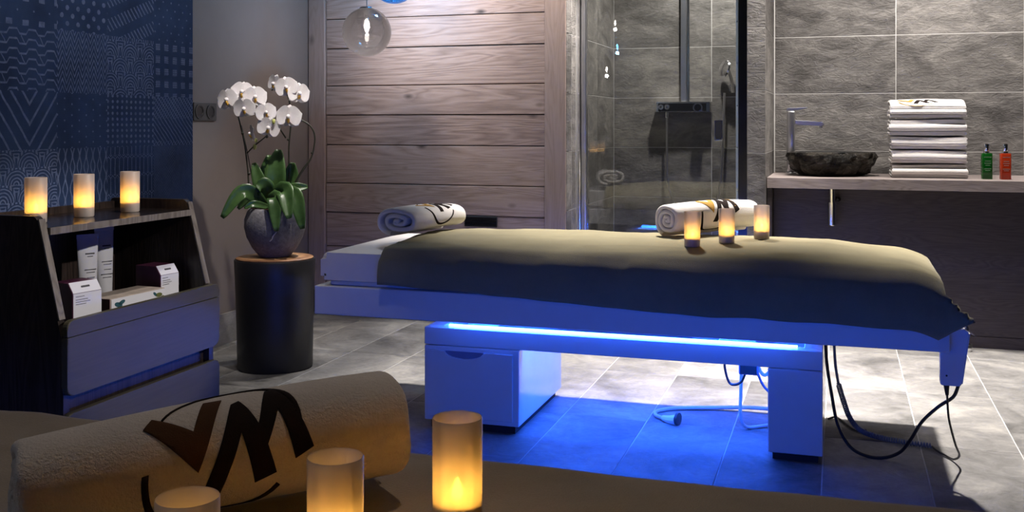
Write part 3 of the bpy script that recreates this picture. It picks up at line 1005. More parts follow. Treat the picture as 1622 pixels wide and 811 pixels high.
        P('mains_cable', tube(bmesh.new(), [(-0.236, 4.05, 0.020), (-0.34, 4.06, 0.016), (-0.47, 4.04, 0.010), (-0.60, 4.00, 0.008), (-0.665, 3.94, 0.008), (-0.665, 3.88, 0.008), (-0.625, 3.835, 0.010)], 0.0075, 8), M['pale_cable'], True)
        P('mains_plug', tube(bmesh.new(), [(-0.63, 3.84, 0.011), (-0.605, 3.815, 0.014), (-0.575, 3.80, 0.018)], lambda t: 0.010 + 0.010 * t, 10), M['white_satin'], True)
        P('plug_face', cyl(bmesh.new(), (-0.574, 3.80, 0.023), (-0.565, 3.797, 0.023), 0.023, 18), M['socket'], True)
    return t


LED_UP, LED_DOWN = 6.0, 8.0
treatment_table((0, 0), 'white massage table on blue-lit drawer base before the plank wall')
treatment_table((0.32, -2.80), 'white massage table in the near foreground under the brown blanket', False, (3.0, 9.0))


# ------------------------------------------------------------------ blankets draped over the tables
def blanket(name, mat, label, x_head, x_end, end_drop, ox, oy, front_hang, rear_hang, zdome, seed, th=0.006, amp=0.006):
    bm = bmesh.new()
    nxs, nys = 150, 70
    y0, y1 = TY0 + 0.002, TY1 - 0.002
    zt = 0.637
    grid_ = []
    Lx = x_end - x_head
    for i in range(nxs + 1):
        p = (Lx + end_drop) * i / nxs
        row = []
        fh = front_hang(min(1, p / Lx)) * (1 - 0.45 * max(0.0, p - Lx) / end_drop)
        W = fh + (y1 - y0) + rear_hang
        for j in range(nys + 1):
            q = -fh + W * j / nys
            dxe = max(0.0, p - Lx)
            dyf = max(0.0, -q)
            dyr = max(0.0, q - (y1 - y0))
            x = x_head + min(p, Lx)
            yy = min(max(q, 0.0), y1 - y0)
            v = yy / (y1 - y0)
            ux = min(p, Lx) / Lx
            dome = zdome * (math.sin(PI * min(1, max(0, 0.04 + 0.96 * v))) ** 0.55) * (0.75 + 0.25 * v)
            dome *= min(1.0, 0.55 + 2.2 * ux) * min(1.0, (1 - ux) * 5.0 + 0.12)
            zz = zt + dome
            r = 0.045
            edge = min(yy, (y1 - y0) - yy)
            if edge < r: zz -= 0.026 * (1 - edge / r) ** 2
            ee = Lx - min(p, Lx)
            if ee < 0.10: zz -= 0.022 * (1 - ee / 0.10) ** 2
            dy = max(dyf, dyr)
            sgn = -1 if dyf > 0 else 1
            if dxe > 0 and dy > 0:
                both = min(dxe, dy)
                zz -= max(dxe, dy) * 0.93
                out = both * (1.0 if dyf > 0 else 0.15)
                x += out + 0.012
                yy += sgn * (out * 0.45 + 0.010)
            elif dxe > 0:
                zz -= dxe * 0.96
                x += 0.010 + 0.02 * math.sin(min(1, dxe / 0.08) * PI / 2) * 0.5
            elif dy > 0:
                zz -= dy * 0.985
                yy += sgn * (0.010 + 0.014 * math.sin(min(1, dy / 0.07) * PI / 2) + 0.006 * nz(x * 6 + seed, dy * 4, 1.7))
            k = amp
            wr = nz(x * 3.1 + seed, q * 6.5, seed) * 0.9 + nz(x * 9 + seed, q * 13, 3.3) * 0.35
            crease = max(0, 1 - abs(nz(x * 1.7 + seed * 2, q * 5.0 + 0.4, 5.1)) * 9) * 0.55
            if dxe == 0 and dy == 0:
                zz += k * (wr + crease) * min(1, edge / 0.05 + 0.3)
            else:
                yy += (sgn if dy > 0 else 0) * k * 1.1 * abs(wr) * min(1, (dy + 0.01) / 0.06)
                zz += k * 0.7 * nz(x * 8 + seed, 0, 9.1)
                if dxe > 0: x += k * 0.8 * abs(wr)
            row.append(bm.verts.new((x + ox, yy + y0 + oy, zz)))
        grid_.append(row)
    for A, B in zip(grid_, grid_[1:]):
        for j in range(nys):
            bm.faces.new((A[j], B[j], B[j + 1], A[j + 1]))
    bmesh.ops.recalc_face_normals(bm, faces=bm.faces)
    up = sum(f.normal.z for f in bm.faces)
    if up < 0: bmesh.ops.reverse_faces(bm, faces=bm.faces)
    me = bpy.data.meshes.new(name)
    bm.to_mesh(me); bm.free()
    for p in me.polygons: p.use_smooth = True
    o = link(name, me, mat)
    s = o.modifiers.new('thickness', 'SOLIDIFY'); s.thickness = th; s.offset = 1.0
    tag(o, label, 'blanket')
    return o


blanket('blanket', M['blanket'], 'taupe fleece blanket spread over the far massage table', -1.585, 0.285, 0.088, 0, 0,
        lambda u: 0.092 + 0.052 * min(1, u * 1.8) + 0.004 * u, 0.10, 0.052, 3.7)
blanket('blanket', M['blanket_fg'], 'dark brown fleece blanket on the nearest table in the foreground', -1.84, 0.29, 0.16, 0.32, -2.80,
        lambda u: 0.12, 0.09, 0.012, 11.3, amp=0.005)


# ------------------------------------------------------------------ towels
def ribbon(bm, path, th, L, mapf, nl=14, cap=6, wob=0.0, seed=0.0):
    """sweep a rounded strip of cloth (length L along s) along a 2-D path; mapf(s, a, b) -> xyz"""
    n = len(path)
    loop = []
    h = th / 2
    for i in range(nl + 1): loop.append((-L / 2 + h + (L - th) * i / nl, h))
    for k in range(1, cap): a = PI / 2 - PI * k / cap; loop.append((L / 2 - h + h * math.cos(a), h * math.sin(a)))
    for i in range(nl + 1): loop.append((L / 2 - h - (L - th) * i / nl, -h))
    for k in range(1, cap): a = -PI / 2 - PI * k / cap; loop.append((-L / 2 + h + h * math.cos(a), h * math.sin(a)))
    rings = []
    for i, p in enumerate(path):
        a = Vector(path[max(0, i - 1)]); b = Vector(path[min(n - 1, i + 1)])
        t = (b - a).normalized()
        nn = Vector((t.y, -t.x))
        ring = []
        for (s, d) in loop:
            sh = wob * nz(p[0] * 11 + seed, p[1] * 11, s * 3) if wob else 0
            sl = wob * 1.6 * nz(i * 0.13 + seed, 3.1, 0 if s > 0 else 7) if abs(s) > L * 0.42 else 0
            q = Vector(p) + nn * (d + sh)
            ring.append(bm.verts.new(mapf(s + sl, q.x, q.y)))
        rings.append(ring)
    m = len(loop)
    for A, B in zip(rings, rings[1:]):
        for k in range(m):
            bm.faces.new((A[k], A[(k + 1) % m], B[(k + 1) % m], B[k]))
    bm.faces.new(rings[0][::-1]); bm.faces.new(rings[-1])
    return bm


V_POLY = [(-1.10, 0.40), (-1.0, 0.56), (-0.45, 0.25), (-0.33, 0.74), (-0.08, 0.72), (-0.31, -0.22)]
M_POLY = [(-0.20, -0.55), (0.05, -0.55), (0.19, 0.14), (0.50, -0.46), (0.77, -0.38), (0.57, -0.04), (0.69, 0.34), (1.0, -0.26), (1.23, -0.15), (0.63, 0.78), (0.52, 0.74), (0.42, 0.20), (0.15, 0.60), (0.04, 0.55)]


def arc_poly(a0, a1, r, w0, w1, n=28):
    o, i = [], []
    for k in range(n + 1):
        t = k / n
        a = math.radians(a0 + (a1 - a0) * t)
        w_ = w0 + (w1 - w0) * t
        o.append(((r + w_ / 2) * math.cos(a), (r + w_ / 2) * math.sin(a)))
        i.append(((r - w_ / 2) * math.cos(a), (r - w_ / 2) * math.sin(a)))
    return o + i[::-1]


def decal(name, poly, mapf, mat, parent, strip=False):
    bm = bmesh.new()
    vs = [bm.verts.new((x, y, 0)) for x, y in poly]
    if strip:
        n = len(vs)
        for k in range(n // 2 - 1): bm.faces.new((vs[k], vs[k + 1], vs[n - 2 - k], vs[n - 1 - k]))
    else:
        f = bm.faces.new(vs)
        f.normal_update()
        bmesh.ops.triangulate(bm, faces=[f], ngon_method='EAR_CLIP')
    for _ in range(0 if strip else 7):
        es = [e for e in bm.edges if e.calc_length() > 0.075]
        if not es: break
        bmesh.ops.subdivide_edges(bm, edges=es, cuts=1, use_grid_fill=False)
        bmesh.ops.triangulate(bm, faces=bm.faces)
    for v in bm.verts: v.co = Vector(mapf(v.co.x, v.co.y))
    o = obj(name, bm, mat, parent, True, 180)
    s = o.modifiers.new('thickness', 'SOLIDIFY'); s.thickness = 0.0012; s.offset = 0.0
    return o


def rolled_towel(base, t, L, Rw, Rh, turns, mat, label, logo_phi, logo_R, logo_s, gold, dark, thin, seed=0.0, tail=None, logo=True, taper=0.0, skew=0.0):
    """roll lying with axis t (xy unit vector) on point base (x,y,z of the bottom centre)"""
    tx, ty = t
    a = Vector((ty, -tx, 0)); tv = Vector((tx, ty, 0)); up = Vector((0, 0, 1))
    root = empty('rolled_towel', base)
    tag(root, label, 'towel', 'rolled logo towels')
    th = 0.80 * Rh / turns
    phase = math.radians(-105) - 2 * PI * turns
    N = 44
    tot = int(N * turns)

    def mid(theta):
        f = theta / (2 * PI * turns)
        r = 0.10 + (1 - 0.10) * f
        r -= th / 2 / Rh
        ang = phase + theta
        ca, sa = math.cos(ang), math.sin(ang)
        e = 2.0 / 2.35
        return (Rw * r * math.copysign(abs(ca) ** e, ca), Rh * r * math.copysign(abs(sa) ** e, sa))
    path = [mid(2 * PI * turns * i / tot) for i in range(tot + 1)]
    if tail:
        for (da, db) in tail: path.append((path[-1][0] + da, path[-1][1] + db))

    lo = min(p[1] for p in path) - th / 2

    def mp(s, pa, pb):
        sag = (1.0 - 0.05 * (2 * s / L) ** 2) * (1 + taper * 2 * s / L)
        return Vector((0, 0, 0)) + tv * s + a * (pa * sag) + up * ((pb - lo) * sag)
    bm = ribbon(bmesh.new(), path, th, L, mp, nl=22, cap=6, wob=0.0035, seed=seed)
    obj('terry_roll', bm, mat, root, True, 60)
    if logo:
        tot_t = 2 * PI * turns
        # arc length table over the last turn, as angle -> length
        ang_end = phase + tot_t
        def surf(x, arc):
            # walk from logo_phi by arc length along the outer layer
            th0 = logo_phi - phase
            while th0 + 2 * PI <= tot_t + 1e-6: th0 += 2 * PI
            while th0 > tot_t: th0 -= 2 * PI
            step = 0.04 if arc > 0 else -0.04
            acc, ang = 0.0, th0
            prev = Vector(mid(ang))
            while abs(acc) < abs(arc):
                ang += step
                cur = Vector(mid(ang))
                acc += (cur - prev).length * (1 if arc > 0 else -1)
                prev = cur
            over = (abs(acc) - abs(arc))
            ang -= step * (over / max(1e-6, (Vector(mid(ang)) - Vector(mid(ang - step))).length)) if arc != 0 else 0
            p0, p1 = Vector(mid(ang - 0.02)), Vector(mid(ang + 0.02))
            tt = (p1 - p0).normalized()
            nn = Vector((tt.y, -tt.x))
            pc = Vector(mid(ang))
            sh = 0.0035 * nz(pc.x * 11 + seed, pc.y * 11, x * 3)
            q = pc + nn * (th / 2 + 0.0006 + sh)
            return mp(x, q.x, q.y)
        f = lambda x, y: surf(logo_s + (x + skew * y) * logo_R, y * logo_R)
        decal('logo_letter_v', V_POLY, f, gold, root)
        decal('logo_letter_m', M_POLY, f, dark, root)
        decal('logo_arc', arc_poly(150, -6, 1.0, 0.03, 0.075), f, thin, root, True)
        decal('logo_arc', arc_poly(188, 328, 1.0, 0.085, 0.07), f, dark, root, True)
    return root


BVH = {}


def rest(name, x, y, extra=0.0065):
    """height of the blanket surface under (x, y)"""
    from mathutils.bvhtree import BVHTree
    if name not in BVH:
        me = bpy.data.objects[name].data
        BVH[name] = BVHTree.FromPolygons([v.co for v in me.vertices], [p.vertices for p in me.polygons])
    hit = BVH[name].ray_cast(Vector((x, y, 2)), Vector((0, 0, -1)))
    return hit[0].z + extra


rolled_towel((-1.600, 3.87, rest('blanket', -1.56, 3.80) - 0.004), (0.25, 0.968), 0.35, 0.128, 0.062, 2.7, M['towel'],
             'folded white towel roll at the head end of the table', math.radians(72), 0.085, 0.03, M['thread_gold'], M['thread_dark'], M['thread_dark'], 1.3, skew=0.3)
rolled_towel((-0.475, 3.965, rest('blanket', -0.475, 3.965) + 0.009), (0.62, 0.785), 0.44, 0.074, 0.066, 3.2, M['towel'],
             'rolled white towel behind three candles on the table', math.radians(42), 0.088, 0.0, M['thread_gold'], M['thread_dark'], M['thread_gold'], 5.2, skew=0.4)
rolled_towel((-0.672, 1.02, rest('blanket.001', -0.672, 1.02) + 0.002), (0.67, 0.742), 0.425, 0.074, 0.070, 3.2, M['towel_fg'],
             'large cream towel roll in the foreground beside two candles', math.radians(22), 0.082, -0.008, M['thread_brown'], M['thread_dark'], M['thread_dark'], 8.8, taper=0.09, skew=0.26)


def folded_towel(z0, h, x0, x1, y0, y1, label, seed):
    root = empty('folded_towel', ((x0 + x1) / 2, (y0 + y1) / 2, z0))
    tag(root, label, 'towel', 'folded towels stacked on the counter')
    layers = 4
    th = h / layers
    L = x1 - x0
    D = y1 - y0
    path = []
    hd = D / 2 - th / 2
    for k in range(layers):
        zc = th * (k + 0.5)
        d = 1 if k % 2 == 0 else -1
        jit = 0.006 * math.sin(seed * 3 + k * 2.1)
        for i in range(9):
            path.append((d * (-hd + 2 * hd * i / 8) + jit * (0 if i not in (0, 8) else 1), zc))
        if k < layers - 1:
            for i in range(1, 6):
                a = -PI / 2 + PI * i / 6
                path.append((d * (hd + math.cos(a) * th / 2) + jit, zc + th / 2 + math.sin(a) * th / 2))
    slope = 0.42 if 'top white folded towel of' in label else 0.10
    def mp(s, a, b):
        fr = max(0.0, min(1.0, (0.03 - a) / (D / 2 + 0.03)))
        b = b * (1 - slope * fr * fr)
        ss = s * (1 + 0.012 * math.sin(b / h * 5 + seed))
        sag = 0.004 * math.sin(s * 14 + seed) * (b / h) * 0.6
        return Vector((ss, a + 0.003 * math.sin(s * 9 + seed * 2), max(0.0004, b + sag)))
    bm = ribbon(bmesh.new(), path, th * 0.93, L, mp, nl=16, cap=5, wob=0.0022, seed=seed)
    obj('terry_folds', bm, M['towel'], root, True, 60)
    return root


hs_ = [52, 50, 48, 62, 70]
names = ['bottom white folded towel of the counter stack', 'second white folded towel from the bottom of the stack', 'middle white folded towel of the counter stack',
         'second white folded towel from the top of the stack', 'top white folded towel of the stack with printed logo']
z = 0.8325
for i, (hh, nm) in enumerate(zip(hs_, names)):
    h = 0.405 * hh / 282.0
    j = [0.004, 0.0, -0.002, -0.008, -0.006][i]
    ft = folded_towel(z, h - 0.0035, 0.243 + j, 0.602 + j * 0.5, 5.60, 5.88, nm, i * 1.9 + 0.4)
    z += h
top = ft
def fm(x, y):
    a = -0.075 + y * 0.06
    fr = max(0.0, min(1.0, (0.03 - a) / 0.17))
    return Vector((-0.05 + x * 0.085, a, (h - 0.004) * (1 - 0.42 * fr * fr) + 0.0015))
decal('logo_letter_v', V_POLY, fm, M['thread_gold'], top)
decal('logo_letter_m', M_POLY, fm, M['thread_dark'], top)
decal('logo_arc', arc_poly(188, 328, 1.0, 0.085, 0.07), fm, M['thread_gold'], top, True)


# ------------------------------------------------------------------ LED candles
cup_prof = [(0.0, 0.0), (0.0255, 0.0), (0.0272, 0.003), (0.0276, 0.03), (0.0278, 0.119), (0.0272, 0.1205), (0.0262, 0.119), (0.0260, 0.034)]
cup_me = fin(lathe(bmesh.new(), [(0.0262, 0.001), (0.0272, 0.003), (0.0276, 0.03), (0.0279, 0.119), (0.0272, 0.1206), (0.0265, 0.119), (0.0262, 0.03)], 40, closed=True), 'cup', True, 60)
base_me = fin(lathe(bmesh.new(), [(0, 0.0), (0.0250, 0.0), (0.0258, 0.002), (0.0258, 0.026), (0.024, 0.0285), (0.006, 0.0285), (0, 0.0285)], 32), 'candle_base', True, 40)
flame_me = fin(lathe(bmesh.new(), [(0, 0.029), (0.0045, 0.031), (0.0068, 0.036), (0.0060, 0.042), (0.003, 0.050), (0, 0.054)], 16), 'flame', True, 180)


def candle(loc, label, watts=0.10):
    c = empty('led_candle', loc)
    tag(c, label, 'candle', 'frosted LED candles')
    link('cup', cup_me, M['frost'], c)
    link('candle_base', base_me, M['candle'], c)
    link('flame', flame_me, M['flame'], c)
    d = bpy.data.lights.new('candle_light', 'POINT')
    d.energy = watts; d.color = (1.0, 0.50, 0.08); d.shadow_soft_size = 0.006
    o = bpy.data.objects.new('candle_light', d); COL.objects.link(o)
    o.parent = c; o.location = (0, 0, 0.058)
    return c


candle((-2.035, 2.235, 0.8405), 'glowing candle nearest the near side panel of the dark cabinet', 0.07)
candle((-2.045, 2.43, 0.8405), 'middle of three glowing candles on the dark cabinet top', 0.07)
candle((-2.030, 2.61, 0.8405), 'glowing candle farthest along the dark cabinet top', 0.07)
candle((-0.490, 3.600, rest('blanket', -0.490, 3.600)), 'left of three candles before the towel on the table', 0.08)
candle((-0.383, 3.700, rest('blanket', -0.383, 3.700)), 'middle of three candles before the towel on the table', 0.08)
candle((-0.272, 3.825, rest('blanket', -0.272, 3.825)), 'right of three candles before the towel on the table', 0.08)
candle((-0.405, 1.075, rest('blanket.001', -0.405, 1.075)), 'foreground candle farthest right, standing clear of the towel roll', 0.06)
candle((-0.475, 0.92, rest('blanket.001', -0.475, 0.92)), 'middle foreground candle at the end of the towel roll', 0.06)
candle((-0.548, 0.782, rest('blanket.001', -0.548, 0.782)), 'nearest foreground candle in front of the towel logo', 0.06)

# ------------------------------------------------------------------ dark display cabinet
cb = empty('display_cabinet', (-2.0, 2.44, 0))
tag(cb, 'dark wenge cabinet with grey front panels beside blue wallpaper', 'cabinet')
def side(yA, yB):
    pts = [(-2.205, 0.0), (-1.845, 0.0), (-1.845, 0.545), (-1.862, 0.610), (-1.925, 0.862), (-1.935, 0.870), (-2.205, 0.870)]
    rad = [0, 0, 0.02, 0.03, 0.008, 0.008, 0.01]
    o = part('side_panel', prism(round_poly(pts, rad, 4), yA, yB, 'y', 0.001, 1), M['wenge'], cb)
    # pale front edging following the slope
    e0, e1 = Vector((-1.8605, 0.612)), Vector((-1.9235, 0.862))
    d = (e1 - e0).normalized(); n_ = Vector((-d.y, d.x)) * -1
    q = [e0, e1, e1 + n_ * 0.004, e0 + n_ * 0.004]
    part('edging', prism([tuple(v) for v in q], yA + 0.0005, yB - 0.0005, 'y'), M['edge'], o)
side(2.118, 2.140)
side(2.742, 2.764)
part('back_panel', bx(-2.203, -2.190, 2.141, 2.741, 0.02, 0.86), M['wenge'], cb)
part('top_shelf', bx(-2.189, -1.907, 2.1405, 2.7415, 0.822, 0.840, bev=0.001), M['wenge_flat'], cb)
part('shelf_lip', bx(-1.9068, -1.903, 2.1405, 2.7415, 0.822, 0.840), M['edge'], cb)
part('mid_shelf', bx(-2.189, -1.870, 2.1405, 2.7415, 0.530, 0.546), M['wenge_flat'], cb)
def front(name, z0, z1, rad, x=-1.845, th=0.018):
    pts = [(2.112, z0), (2.770, z0), (2.770, z1), (2.112, z1)]
    part(name, prism(round_poly(pts, rad, 5), x, x + th, 'x', 0.003, 2), M['grey_front'], cb)
front('front_rail', 0.5725, 0.612, [0.001, 0.001, 0.022, 0.022])
front('front_panel', 0.424, 0.570, [0.024, 0.024, 0.001, 0.001])
front('lower_panel', 0.20, 0.380, [0.001, 0.001, 0.022, 0.022])
front('bottom_panel', 0.04, 0.196, [0.022, 0.022, 0.001, 0.001])
part('inner_void', bx(-1.90, -1.8655, 2.1405, 2.7415, 0.05, 0.52), M['wenge'], cb)

# tubes and boxes on its shelf
def cream_tube(loc, rz, h, label, wdt=0.052):
    t = empty('cream_tube', loc, rz)
    tag(t, label, 'tube', 'cream tubes in the cabinet')
    obj('screw_cap', lathe(bmesh.new(), [(0, 0), (0.021, 0), (0.022, 0.002), (0.022, 0.028), (0, 0.028)], 28), M['card_white'], t, True)
    bm = bmesh.new()
    rings = []
    nzs, n = 12, 28
    for k in range(nzs + 1):
        f = k / nzs
        zz = 0.0285 + (h - 0.0285) * f
        ax = 0.023 + (wdt / 2 - 0.023) * f ** 0.7
        ay = 0.021 * (1 - f) ** 0.75 + 0.0012
        rings.append([bm.verts.new((ax * math.cos(2 * PI * i / n), ay * math.sin(2 * PI * i / n), zz)) for i in range(n)])
    for A, B in zip(rings, rings[1:]):
        for i in range(n): bm.faces.new((A[i], A[(i + 1) % n], B[(i + 1) % n], B[i]))
    bm.faces.new(rings[0][::-1]); bm.faces.new(rings[-1])
    bd = obj('body', bm, M['tube_white'], t, True, 50)
    obj('crimp', bx(-wdt / 2 - 0.0005, wdt / 2 + 0.0005, -0.0016, 0.0016, h - 0.002, h + 0.010), M['tube_white'], t)
    def yfront(zz):
        f = min(1, max(0, (zz - 0.0285) / (h - 0.0285)))
        return -(0.021 * (1 - f) ** 0.75 + 0.0012) - 0.0006
    for (za, wd, hh, xo) in ((0.80, 0.026, 0.0040, 0.004), (0.765, 0.016, 0.002, 0.004), (0.60, 0.032, 0.0022, 0.004), (0.565, 0.024, 0.0016, 0.004), (0.50, 0.022, 0.0016, 0.004), (0.44, 0.034, 0.0020, 0.002), (0.40, 0.026, 0.0016, 0.002)):
        zc = h * za
        y = yfront(zc)
        bm2 = bx(xo - wd / 2, xo + wd / 2, y - 0.0002, y + 0.006, zc - hh / 2, zc + hh / 2)
        obj('print_line', bm2, M['print'], bd)
    return t


cream_tube((-2.075, 2.480, 0.5465), math.radians(62), 0.228, 'white cream tube standing in front of its twin', 0.062)
cream_tube((-2.125, 2.612, 0.5465), math.radians(66), 0.236, 'white cream tube partly hidden behind the other tube', 0.060)
cream_tube((-2.10, 2.172, 0.5465), math.radians(90), 0.20, 'white cream tube half hidden by the near cabinet side', 0.05)


def gift_box(loc, rz, wx, wy, h, label):
    """small carton with a bevelled front roof; front faces -y locally"""
    b_ = empty('carton', loc, rz)
    tag(b_, label, 'box', 'cosmetic cartons in the cabinet')
    pr = [(-wy / 2, 0), (wy / 2, 0), (wy / 2, h), (-wy / 2 + 0.018, h), (-wy / 2, h - 0.026)]
    obj('carton_body', prism(pr, -wx / 2, wx / 2, 'x', 0.0006, 1), M['card_plum'], b_)
    obj('front_label', bx(-wx / 2 + 0.002, wx / 2 - 0.0005, -wy / 2 - 0.0012, -wy / 2 - 0.0002, 0.036, h - 0.027), M['card_white'], b_)
    obj('sand_band', bx(-wx / 2 + 0.002, wx / 2 - 0.0005, -wy / 2 - 0.0012, -wy / 2 - 0.0002, 0.001, 0.0355), M['card_sand'], b_)
    rf = prism([(-wy / 2, h - 0.0262), (-wy / 2 + 0.018, h), (-wy / 2 + 0.0172, h + 0.0008), (-wy / 2 - 0.0009, h - 0.0256)], -wx / 2 + 0.002, wx / 2 - 0.0005, 'x')
    obj('roof_label', rf, M['card_white'], b_)
    for (zz, wd) in ((h - 0.036, wx * 0.30), (h - 0.044, wx * 0.42), (h - 0.050, wx * 0.5), (h - 0.056, wx * 0.36)):
        obj('print_line', bx(-wx * 0.4, -wx * 0.4 + wd, -wy / 2 - 0.0016, -wy / 2 - 0.0012, zz, zz + 0.0014), M['print'], b_)
    sl_ = Vector((-wy / 2 + 0.008, h - 0.0135))
    obj('print_line', prism([(sl_.x - 0.0012, sl_.y - 0.0005), (sl_.x + 0.001, sl_.y + 0.0032), (sl_.x + 0.0004, sl_.y + 0.0042), (sl_.x - 0.0018, sl_.y + 0.0006)], -0.012, 0.014, 'x'), M['print'], b_)
    return b_


gift_box((-1.932, 2.270, 0.5465), math.radians(80), 0.092, 0.075, 0.140, 'white-fronted plum carton nearest the near cabinet side')
gift_box((-1.980, 2.672, 0.5465), math.radians(84), 0.078, 0.095, 0.130, 'white-fronted plum carton at the far end of the shelf')
fb = empty('floral_box', (-1.955, 2.495, 0.5465), math.radians(86))
tag(fb, 'flat beige gift box printed with teal and olive leaves', 'box')
obj('box_body', bx(-0.115, 0.105, -0.05, 0.05, 0, 0.075, bev=0.001), plain('beige_print_card', (0.36, 0.30, 0.26), 0.55, var=0.22, nscale=35), fb)
obj('end_wrap', bx(-0.1165, -0.1152, -0.049, 0.049, 0.001, 0.074), M['card_plum'], fb)
obj('front_wrap', bx(-0.112, 0.103, -0.0514, -0.0502, 0.001, 0.073), M['card_white'], fb)
for (x, z_, s, m_) in ((-0.085, 0.055, 0.022, 'teal_ink'), (-0.072, 0.060, 0.018, 'teal_ink'), (-0.080, 0.045, 0.016, 'teal_ink'), (0.078, 0.058, 0.02, 'green_ink'), (0.09, 0.048, 0.015, 'green_ink'), (0.062, 0.062, 0.013, 'teal_ink'), (0.02, 0.048, 0.006, 'card_plum'), (-0.045, 0.044, 0.006, 'print')):
    ang = x * 40
    lf = [(x + s * (math.cos(a) * 0.95 * math.cos(ang) - math.sin(a) * 0.42 * math.sin(ang)) * 0.75, min(0.0725, z_ + s * (math.cos(a) * 0.95 * math.sin(ang) + math.sin(a) * 0.42 * math.cos(ang)) * 0.75)) for a in [2 * PI * k / 12 for k in range(12)]]
    obj('leaf_print', prism(lf, -0.0519, -0.0515, 'y'), M[m_], fb)

# ------------------------------------------------------------------ stump table and orchid
st = empty('stump_table', (-2.455, 4.165, 0))
tag(st, 'black tree-stump side table with oiled wood top', 'side table')
def stw(a, z): return 1 + 0.028 * math.sin(2 * a + 0.6) + 0.016 * math.sin(3 * a + 1.2 + z) - 0.02 * (z > 0.4) * 0
obj('trunk', lathe(bmesh.new(), [(0, 0.0), (0.158, 0.0), (0.163, 0.01), (0.166, 0.2), (0.172, 0.40), (0.176, 0.488), (0.173, 0.494), (0.0, 0.494)], 56, wob=stw), M['stump'], st, True, 40)
obj('top_disc', lathe(bmesh.new(), [(0, 0.4945), (0.167, 0.4945), (0.168, 0.499), (0.164, 0.5015), (0, 0.5015)], 56, wob=stw), M['stump_top'], st, True, 40)

SC = 0.00284
OR = empty('orchid', (-2.455, 4.165, 0.502))
tag(OR, 'white moth orchid with arching stems in grey stone pot', 'orchid')
RV = Vector((0.953, 0.303, 0)); DV = Vector((-0.303, 0.953, 0))


def oloc(u, v, d=0.0):
    """plant frame: u right, v up in steps of 2.84 mm from the pot foot, d metres to the rear"""
    return RV * (u * SC) + Vector((0, 0, v * SC)) + DV * d


pot_p = [(0, 0.0), (0.060, 0.0), (0.072, 0.006), (0.100, 0.040), (0.126, 0.090), (0.137, 0.135), (0.136, 0.170), (0.124, 0.208), (0.114, 0.222), (0.108, 0.222), (0.116, 0.206), (0.127, 0.168), (0.128, 0.135)]
pt = obj('pot', lathe(bmesh.new(), pot_p, 48), M['pot'], OR, True, 60)
obj('bark_mulch', lathe(bmesh.new(), [(0.1265, 0.16), (0.12, 0.198), (0.09, 0.209), (0.05, 0.216), (0, 0.218)], 32, wob=lambda a, z: 1 + 0.0 * a), M['moss'], OR, True, 60)
obj('air_root', tube(bmesh.new(), [oloc(2, 29, -0.126), oloc(6, 33, -0.133), oloc(8, 38, -0.135), oloc(13, 44, -0.131)], 0.0022, 6), M['root'], OR, True)


def leaf(p0, p1, p2, w_, droop_n=None, name='leaf', mat=None, fold=0.35):
    P = spline([p0, p1, p2], 8)
    bm = bmesh.new()
    m = len(P)
    rings = []
    view = Vector((0.303, -0.953, 0.25)).normalized()
    for i, p in enumerate(P):
        t = (P[min(i + 1, m - 1)] - P[max(0, i - 1)]).normalized()
        sd = t.cross(view).normalized()
        nn = sd.cross(t).normalized()
        f = i / (m - 1)
        ww = w_ * max(0.05, math.sin(PI * (0.06 + 0.90 * f ** 0.85)) ** 0.62)
        rings.append([bm.verts.new(p + sd * ww * k + nn * (ww * fold * (abs(k) ** 1.3))) for k in (-1, -0.66, -0.3, 0, 0.3, 0.66, 1)])
    for A, B in zip(rings, rings[1:]):
        for k in range(6): bm.faces.new((A[k], A[k + 1], B[k + 1], B[k]))
    o = obj(name, bm, mat or M['leaf'], OR, True, 180)
    s = o.modifiers.new('thickness', 'SOLIDIFY'); s.thickness = 0.0022; s.offset = 0
    return o


LV = [((2, 80, 0.0), (3, 128, -0.02), (6, 171, 0.0), 0.043), ((-2, 82, 0.02), (-14, 125, 0.02), (-12, 162, 0.03), 0.030),
      ((-6, 80, 0.0), (-20, 115, -0.03), (-32, 150, -0.02), 0.028), ((8, 80, 0.03), (22, 120, 0.04), (26, 150, 0.03), 0.034),
      ((-10, 80, -0.04), (-40, 106, -0.10), (-72, 66, -0.13), 0.030), ((-8, 82, 0.0), (-34, 100, -0.02), (-60, 76, 0.01), 0.022),
      ((6, 82, -0.05), (24, 108, -0.11), (36, 66, -0.17), 0.036), ((10, 84, -0.04), (38, 100, -0.09), (53, 48, -0.12), 0.032),
      ((4, 84, -0.04), (10, 96, -0.13), (16, 46, -0.165), 0.029), ((10, 86, 0.0), (30, 108, -0.03), (54, 112, -0.02), 0.022),
      ((-4, 84, -0.02), (-10, 112, -0.07), (-22, 118, -0.09), 0.036), ((-4, 80, -0.05), (-26, 86, -0.09), (-40, 80, -0.10), 0.014)]
for (a, b, c, w_) in LV: leaf(oloc(*a), oloc(*b), oloc(*c), w_ * 1.15)


def stem(pts, r=0.0036, nodes=()):
    s = obj('stem', tube(bmesh.new(), [oloc(*p) for p in pts], r, 7), M['stem'], OR, True)
    for n_ in nodes:
        p = oloc(*n_)
        bm = bmesh.new()
        bmesh.ops.create_uvsphere(bm, u_segments=8, v_segments=6, radius=0.0068)
        bmesh.ops.translate(bm, verts=bm.verts, vec=p)
        obj('stem_node', bm, M['stem'], s, True, 180)
    return s


